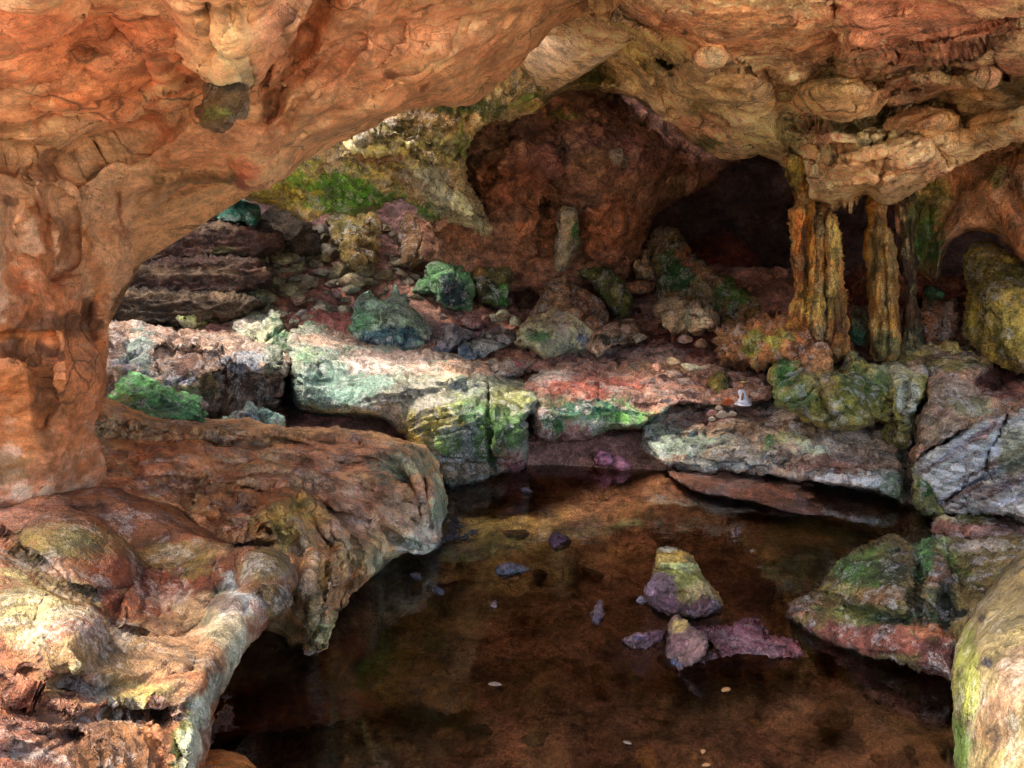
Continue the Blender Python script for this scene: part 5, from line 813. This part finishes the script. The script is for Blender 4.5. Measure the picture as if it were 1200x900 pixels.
def zone(px, py, size):
    col = 'brown'
    if px >= 900: z, col = 'around the feet of the columns', 'ochre'
    elif px >= 700 and py > 380: z, col = 'on the red floor behind the statuette', 'pale pinkish'
    elif px >= 640: z = 'in the shaded passage beside the tall dark green boulder'
    elif px >= 505 and py < 300: z, col = 'under the tip of the pale hanging ledge', 'dark brown'
    elif px >= 480: z, col = 'between the teal green boulder and the centre ledge', 'greyish'
    elif py < 300 and px < 380: z = 'around the almost black humped boulder'
    elif py < 300: z = 'beside the hanging mossy brown block'
    elif px > 400: z = 'just above the twin peaked boulder'
    elif py > 355: z, col = 'just behind the left end of the centre ledge', 'grey brown'
    elif px < 330: z = 'between the dark strata and the pale green slab'
    else: z = 'in the middle of the rubble slope, left of the twin peaked boulder'
    return '%s %s stone %s' % (size, col, z), '%s %s stones %s' % (size, col, z)
for k, (px, py, wpx, c) in enumerate(STONES):
    d = slope_d(px, py) - .12; left = px < 640
    if 690 < px < 840 and 380 < py < 450: d = min(d, 7.1 - (py - 400) / 45.)
    c = (c[0] * 1.12, c[1] * 1.28, c[2] * 1.3) if px < 640 else c; lab, grp = zone(px, py, 'large' if wpx > 19 else 'middling')
    blob('rubble_stone', px, py, d, wpx * .62 * d / FOC, c, M_CRUST if py > 360 else M_EARTH, squash=(rs.uniform(1.0, 1.4), rs.uniform(.8, 1.1), rs.uniform(.45, .85)), seed=k, sub=4, rough=.07, planes=8,
         label=lab, group=grp, patches_w=[((190, 180, 140), .15, .6)])
# small gravel-size rubble: more of the same left kind
for k in range(130):
    px, py = rs.uniform(262, 490), rs.uniform(270, 392)
    d = slope_d(px, py) - .05; wpx = rs.uniform(6, 13) if k % 3 else rs.uniform(14, 26)
    v = rs.uniform(.75, 1.2)
    lab, grp = zone(px, py, 'small' if wpx < 14 else 'middling')
    blob('rubble_stone', px, py, d, wpx * .6 * d / FOC, (124 * v, 116 * v, 94 * v), M_EARTH, squash=(1.2, .9, .6), seed=100 + k, sub=3, rough=.05, planes=7, label=lab, group=grp)
# ------------------------------------------------------------------ stones standing in the pool
PN = (('n', 7, .012, 4), ('r', 18, .012, 4), ('n', 50, .005, 3))
relief('pool_stone', 'upright stone with a mossy yellow top and purple foot, standing in the pool', 'stone',
  [(768, 648), (772, 640), (784, 638), (797, 643), (811, 650), (817, 664), (824, 677), (836, 690), (847, 704), (847, 718), (832, 725), (808, 728), (792, 722), (776, 730), (764, 716), (756, 702), (755, 690), (762, 681), (768, 668)],
  [(775, 640, 3.98), (800, 645, 3.98), (765, 715, 'z.0'), (800, 727, 'z.0'), (845, 718, 'z.0'), (800, 690, 3.72), (770, 690, 3.75), (790, 665, 3.86)], (150, 130, 66), M_WET,
  patches=[(790, 652, 24, 9, (214, 170, 70), .85), (782, 640, 12, 5, (190, 196, 170), .8), (796, 676, 28, 12, (150, 156, 66), .8), (800, 664, 26, 5, (236, 206, 130), .8), (820, 690, 14, 12, (196, 176, 120), .7), (770, 700, 18, 24, (112, 86, 100), .9), (785, 712, 20, 12, (104, 68, 84), .8), (825, 714, 26, 12, (100, 60, 66), .95), (762, 690, 9, 12, (150, 130, 150), .7)],
  regions=[([(768, 648), (812, 650), (820, 668), (770, 666)], .05, 6, .3)], grooves=[([(768, 668), (800, 664), (818, 668)], 2.5, .03), ([(780, 695), (820, 700), (845, 703)], 3, .02)], edge=(10, .08), thick=.22, shrink=.3, noise=PN, pitch=2.4, jag=1.6)
relief('pool_stone', 'rounded purple stone with a yellow crown below the upright stone', 'stone', [(784, 730), (790, 722), (798, 723), (812, 733), (828, 742), (832, 756), (822, 772), (806, 782), (796, 789), (780, 786), (774, 774), (779, 750)],
  [(793, 725, 3.6), (793, 785, 'z-.01'), (795, 755, 3.38)], (126, 98, 92), M_WET, patches=[(797, 733, 12, 8, (190, 170, 90), .8), (788, 776, 12, 8, (50, 90, 140), .9), (790, 755, 12, 10, (150, 110, 116), .6)], edge=(10, .08), thick=.18, shrink=.4, noise=PN, pitch=2.2, jag=1)
relief('pool_stone', 'long jagged plum coloured slab lying in the water beside the rounded stone', 'stone', [(806, 738), (815, 734), (832, 733), (848, 733), (858, 731), (868, 725), (878, 724), (887, 721), (893, 726), (898, 735), (904, 743), (916, 741), (928, 746), (938, 756), (946, 768), (947, 773), (930, 772), (905, 769), (880, 768), (858, 769), (836, 776), (816, 780), (806, 770)],
  [(810, 776, 'z.0'), (860, 769, 'z.03'), (945, 772, 'z.0'), (885, 724, 3.72), (820, 735, 3.65), (935, 755, 3.52), (870, 750, 3.5)], (134, 84, 96), M_WET, patches=[(850, 750, 40, 12, (120, 76, 84), .6), (825, 760, 14, 12, (130, 90, 70), .6)], edge=(5, .04), thick=.12, shrink=.15, noise=PN + (('w', 9, .012), ('n', 12, .012, 3)), pitch=2.4, jag=1.6, facets=0, mul=(1, 2.5),
  grooves=[([(812, 745), (830, 755), (845, 775)], 2.5, .02), ([(860, 735), (880, 750), (920, 758)], 3, -.02), ([(885, 725), (895, 750)], 2.5, .02)])
relief('pool_stone', 'flat mauve stone with a blue wet face, left of the rounded stone', 'stone', [(727, 750), (735, 744), (752, 740), (770, 737), (780, 738), (780, 746), (770, 756), (756, 762), (740, 763), (730, 757)],
  [(730, 755, 'z.0'), (750, 762, 'z.0'), (778, 740, 3.58), (755, 745, 3.45)], (112, 84, 90), M_WET, patches=[(745, 748, 14, 6, (76, 82, 112), .8), (770, 744, 9, 6, (110, 60, 76), .7)], edge=(5, .03), thick=.1, shrink=.3, noise=PN, pitch=2, jag=1)
relief('pool_stone', 'small pointed mauve stone poking out of the pool left of the others', 'stone', [(703, 701), (706, 708), (707, 722), (706, 734), (699, 736), (693, 731), (691, 721), (696, 712)], [(703, 703, 3.86), (700, 735, 'z.0')], (128, 104, 112), M_WET, edge=(6, .04), thick=.08, shrink=.4, noise=PN, pitch=1.8, jag=.8, patches=[(699, 728, 5, 5, (84, 84, 112), .8)])
relief('pool_stone', 'flat blue stone almost awash in the middle of the pool', 'stone', [(579, 668), (584, 661), (596, 658), (606, 661), (620, 666), (622, 670), (606, 675), (592, 679), (582, 676)], [(584, 675, 'z.0'), (620, 670, 'z.0'), (598, 660, 4.28)], (88, 92, 104), M_WET, patches=[(596, 663, 12, 4, (130, 110, 130), .7), (600, 671, 14, 4, (86, 112, 126), .6)], edge=(6, .04), thick=.1, shrink=.3, noise=PN, pitch=2, jag=.8)
relief('pool_stone', 'dark purple rounded stone in the far half of the pool', 'stone', [(643, 636), (645, 626), (654, 621), (664, 626), (671, 636), (666, 643), (652, 646), (645, 643)], [(650, 645, 'z.0'), (656, 624, 4.72)], (90, 56, 80), M_WET, edge=(8, .05), thick=.1, shrink=.4, noise=PN, pitch=2, jag=1)
for (ol, c, l) in [([(700, 518), (708, 518), (716, 524), (718, 534), (708, 539), (698, 534), (695, 526)], (214, 130, 156), 'left one of the two purple pink stones at the far waterline'), ([(716, 524), (724, 520), (734, 526), (742, 536), (740, 543), (726, 544), (718, 538)], (214, 134, 146), 'right one of the two purple pink stones at the far waterline')]:
    relief('pool_stone', l, 'stone', [(a, b + 11) for a, b in ol], [((ol[0][0] + ol[-1][0]) / 2, 552, 'z.0'), (ol[2][0], 534, 5.86)], c, M_WET, edge=(6, .05), thick=.15, shrink=.3, noise=PN, pitch=2.2, facets=4)
SM = [(488, 675, 8, 'small blue pebble in the water nearest the shelf lip', (64, 70, 88)), (514, 692, 8, 'small dark blue pebble in the pool, right of the one nearest the shelf', (56, 58, 74)), (579, 707, 6, 'tiny pale pebble directly below the flat blue stone', (150, 120, 120)),
      (617, 576, 6, 'small dark pebble in the far water below the centre ledge', (60, 50, 66)), (751, 704, 6, 'small white and blue pebble touching the left foot of the upright stone', (170, 170, 190)), (1050, 741, 3, 'tiny grey pebble in the water by the mossy rock', (130, 110, 100))]
for k, (px, py, r, l, c) in enumerate(SM[:5]):
    d = dz(py, .01); blob('pebble', px, py, d, r * 1.15 * d / FOC, c, M_WET, squash=(1.1, .9, .75), seed=300 + k, label=l, cat='pebble')
for k in range(26):
    t = rs.random(); px = 524 + 10 * math.sin(k * 2.1) + rs.uniform(-6, 8) + (t > .75) * rs.uniform(10, 26); py = 606 + t * 44 if t <= .75 else rs.uniform(606, 632)
    d = dz(py, .01); blob('dark_pebble', px, py, d, rs.uniform(4, 8) * d / FOC, (40, 34, 42), M_WET, squash=(1, .9, .7), seed=340 + k, sub=2, label='dark purple pebble heaped in the water against the shelf lip', cat='pebble', group='dark pebbles heaped at the shelf lip')

# ------------------------------------------------------------------ stones lying on the pool bed
for k in range(90):
    px = rs.uniform(430, 1110); py = rs.uniform(560, 890)
    if px < 560 and py < 680: continue
    w0 = rs.uniform(5, 18)
    bz = ('small ' if w0 < 11 else 'broad ') + 'brown stone ' + ('on the far pool bed near the ledges' if py < 650 else 'on the pool bed below the jagged plum slab' if px > 760 and py > 770 else 'on the pool bed right of the upright stone' if px > 860 else 'on the pool bed left of the pointed mauve stone' if py < 770 else 'on the pool bed near the bottom edge')
    d = dz(py, -.17); v = rs.uniform(.6, 1.3); w_ = w0
    blob('bed_stone', px, py, d, w_ * d / FOC, (104 * v, 78 * v, 46 * v), M_BED, squash=(1.2, 1, .4), seed=500 + k, sub=3, rough=.3, planes=7, label=bz + ', under water', cat='stone', group=bz.replace('stone', 'stones', 1))
relief('submerged_stone', 'large brown stone seen through the water near the mossy rock', 'stone', [(950, 835), (970, 815), (985, 822), (1005, 845), (985, 858), (955, 855)], [(975, 840, 'z-.08')], (120, 88, 56), M_WET, edge=(14, .05), thick=.2, shrink=.3, noise=PN, pitch=3)

# ------------------------------------------------------------------ fallen leaves
M_LEAF = flat_mat('dry_leaf', (.46, .25, .10), .6)
M_LEAF2 = flat_mat('pale_leaf', (.34, .27, .20), .6)
def leaf(px, py, L, rot, m, label, group=None, h=.006, d=None):
    d = dz(py, h) if d is None else d
    c = np.array(pt(px, py, d)); n = 8; V = []; F = []
    for k in range(n + 1):
        t = k / n; wd_ = .3 * math.sin(math.pi * min(1, t * .92 + .04)) ** .8 * (1 + .15 * math.sin(t * 19))
        for s in (-1, 0, 1): V.append((L * (t - .5), s * wd_ * L, .06 * L * abs(s) + .05 * L * math.sin(t * 3)))
    for k in range(n):
        for s in (0, 1): F.append([k * 3 + s, k * 3 + s + 1, k * 3 + s + 4, k * 3 + s + 3])
    V = np.array(V); a = rot; R = np.array([[math.cos(a), -math.sin(a), 0], [math.sin(a), math.cos(a), 0], [0, 0, 1]])
    o = mesh_obj('fallen_leaf', V @ R.T + c, F, m); md = o.modifiers.new('t', 'SOLIDIFY'); md.thickness = .001
    return setp(o, label, 'leaf', group)
leaf(851, 809, .045, .6, M_LEAF, 'orange leaf floating below the plum coloured slab')
leaf(828, 897, .03, .2, M_LEAF, 'yellowish leaf floating at the bottom edge')
leaf(824, 881, .026, 1.2, M_LEAF, 'orange leaf floating just above the bottom edge')
leaf(580, 803, .05, -.15, M_LEAF2, 'long pale brown leaf afloat in the near water')
leaf(735, 871, .03, -.5, M_LEAF2, 'thin white leaf afloat near the bottom, left of the orange ones')
leaf(881, 646, .04, 1.2, M_LEAF2, 'pale leaf afloat in front of the mossy rock')
leaf(890, 665, .02, .2, M_LEAF2, 'small pale leaf floating nearest the pale standing leaf')
for k in range(14):
    px, py = rs.uniform(420, 1080), rs.uniform(600, 895)
    if 740 < px < 960 and 630 < py < 790 or px > 900 and 620 < py < 810 or px < 520 and py < 760: continue
    leaf(px, py, rs.uniform(.005, .011), rs.uniform(0, 6), M_LEAF2 if rs.random() < .6 else M_LEAF, 'tiny pale leaf fragment drifting on the pool', 'tiny leaf fragments on the pool')

# ------------------------------------------------------------------ small mossy stone, statuette and flowers on the ledge
relief('mossy_stone', 'small upright dome of mossy stone on the ledge behind the flowers', 'stone', [(823, 474), (827, 450), (833, 438), (843, 433), (853, 438), (860, 452), (863, 474), (845, 478)], [(843, 436, 6.45), (843, 475, 6.3)], (110, 104, 46), M_CRUST, patches=[(840, 468, 16, 7, (50, 90, 60), .9), (836, 448, 6, 8, (170, 150, 50), .7), (856, 460, 6, 14, (56, 56, 30), .7)], edge=(16, .12), thick=.15, shrink=.4, noise=PN, pitch=2.4, jag=1)
M_WHITE = flat_mat('white_plaster', (.82, .82, .86), .55)
M_BRONZE = flat_mat('brown_paint', (.42, .20, .08), .6)
M_GOLD = flat_mat('ochre_paint', (.70, .50, .14), .5)
def lathe(prof, n=20, c=(0, 0, 0), sx=1, sy=1, lean=(0, 0)):
    V = []; F = []
    for (r, z) in prof:
        for k in range(n):
            a = 2 * math.pi * k / n; rr = r * (1 + .10 * math.sin(5 * a + z * 60) * (r > .004))
            V.append((c[0] + rr * math.cos(a) * sx + lean[0] * z, c[1] + rr * math.sin(a) * sy + lean[1] * z, c[2] + z))
    m = len(prof)
    for j in range(m - 1):
        for k in range(n): F.append([j * n + k, j * n + (k + 1) % n, (j + 1) * n + (k + 1) % n, (j + 1) * n + k])
    F.append(list(range(n))[::-1]); F.append([(m - 1) * n + k for k in range(n)])
    return np.array(V), F
SD = 5.98; SO = np.array(pt(871, 474.5, SD)); s_ = SD / FOC
e = bpy.data.objects.new('statuette', None); e.location = SO.tolist(); e.empty_display_size = .05; C.objects.link(e)
setp(e, 'little white robed statuette kneeling on a round white base beside the orange flowers', 'statuette')
def part(name, V, F, m, par=e):
    me = bpy.data.meshes.new(name); me.from_pydata(V.tolist(), [], F); me.update(); me.polygons.foreach_set('use_smooth', [True] * len(me.polygons)); me.materials.append(m)
    o = bpy.data.objects.new(name, me); C.objects.link(o); o.parent = par; return o
u = s_
V, F = lathe([(9.5 * u, 0), (9.7 * u, 1 * u), (9 * u, 2 * u), (7 * u, 2.4 * u)], 28, sy=.8); part('base', V, F, M_WHITE)
# body: a kneeling robed torso leaning to the left over its knees, one continuous surface
V, F = lathe([(7.2 * u, 2 * u), (8.0 * u, 3.5 * u), (7.2 * u, 5.5 * u), (5.0 * u, 7.5 * u), (4.0 * u, 9.5 * u), (4.1 * u, 13 * u), (4.4 * u, 15.5 * u), (3.2 * u, 17.5 * u), (1.3 * u, 18.6 * u), (1.2 * u, 20.5 * u)], 28, c=(1.2 * u, 0, 0), sy=.85, lean=(-.22, 0)); part('robe', V, F, M_WHITE)
V, F = lathe([(.6 * u, 0), (2.5 * u, 1 * u), (3.5 * u, 3.2 * u), (3.4 * u, 5.4 * u), (2.2 * u, 7.2 * u), (.4 * u, 8 * u)], 20, c=(-3.4 * u, -1.0 * u, 18.6 * u)); part('head', V, F, M_BRONZE)
V, F = lathe([(1.5 * u, 0), (1.3 * u, 4 * u), (1.0 * u, 7 * u), (1.1 * u, 8 * u)], 12, c=(-3.0 * u, -4.4 * u, 7 * u), lean=(.1, .1)); part('arm', V, F, M_BRONZE)
V, F = lathe([(.9 * u, 0), (1.6 * u, 3 * u), (2.2 * u, 7 * u), (1.2 * u, 13 * u), (.6 * u, 17 * u)], 14, c=(5.4 * u, -1.6 * u, 3 * u), lean=(-.45, 0)); part('cape', V, F, M_WHITE)
V, F = lathe([(.5 * u, 0), (2.6 * u, 1.2 * u), (3.4 * u, 2.4 * u), (.6 * u, 3.2 * u)], 16, c=(-2.0 * u, -.4 * u, 25.6 * u)); part('ornament', V, F, M_GOLD)
M_OR = flat_mat('orange_petals', (.78, .18, .05), .6); M_CR = flat_mat('cream_petals', (.80, .62, .42), .6); M_PK = flat_mat('pink_petals', (.72, .36, .30), .6)
def flower(px, py, rpx, m, label, d=5.85, layers=4, group=None):
    c = np.array(pt(px, py, d)); r0 = rpx * d / FOC; V = []; F = []; rg = random.Random(int(px * 7 + py))
    for L in range(layers):
        n = 11 - L * 2; el = .15 + L * .38
        for k in range(n):
            a = 6.283 * k / n + L * .4; b = len(V); rr = r0 * (1 - .16 * L)
            for (t, wv) in ((0, .05), (.45, .34), (.8, .30), (1, .06)):
                for s in (-1, 1):
                    x = t * rr * math.cos(el); z = t * rr * math.sin(el) - .25 * rr * t * t * (L < 2); y = s * wv * rr * .8
                    V.append((x * math.cos(a) - y * math.sin(a), x * math.sin(a) + y * math.cos(a), z))
            for q in range(3): F.append([b + q * 2, b + q * 2 + 2, b + q * 2 + 3, b + q * 2 + 1])
    V = np.array(V); t_ = -.75; R = np.array([[1, 0, 0], [0, math.cos(t_), math.sin(t_)], [0, -math.sin(t_), math.cos(t_)]]); V = V @ R
    o = mesh_obj('flower', V + c, F, m); md = o.modifiers.new('t', 'SOLIDIFY'); md.thickness = .0012
    return setp(o, label, 'flower', group)
flower(853, 471, 7.5, M_OR, 'bright orange flower head left of the white statuette')
flower(846, 486, 8, M_CR, 'largest cream flower head below the orange flower', 5.8)
flower(834, 484, 6.5, M_PK, 'pinkish flower head left of the cream one below the orange flower', 5.82)
flower(858, 485, 5.5, M_CR, 'small cream flower head right of the largest cream one', 5.8)
flower(842, 478, 5, M_CR, 'small cream flower head just under the left side of the orange flower', 5.84)
flower(834, 491, 5, M_CR, 'cream flower head hanging lowest at the left of the bunch', 5.8)
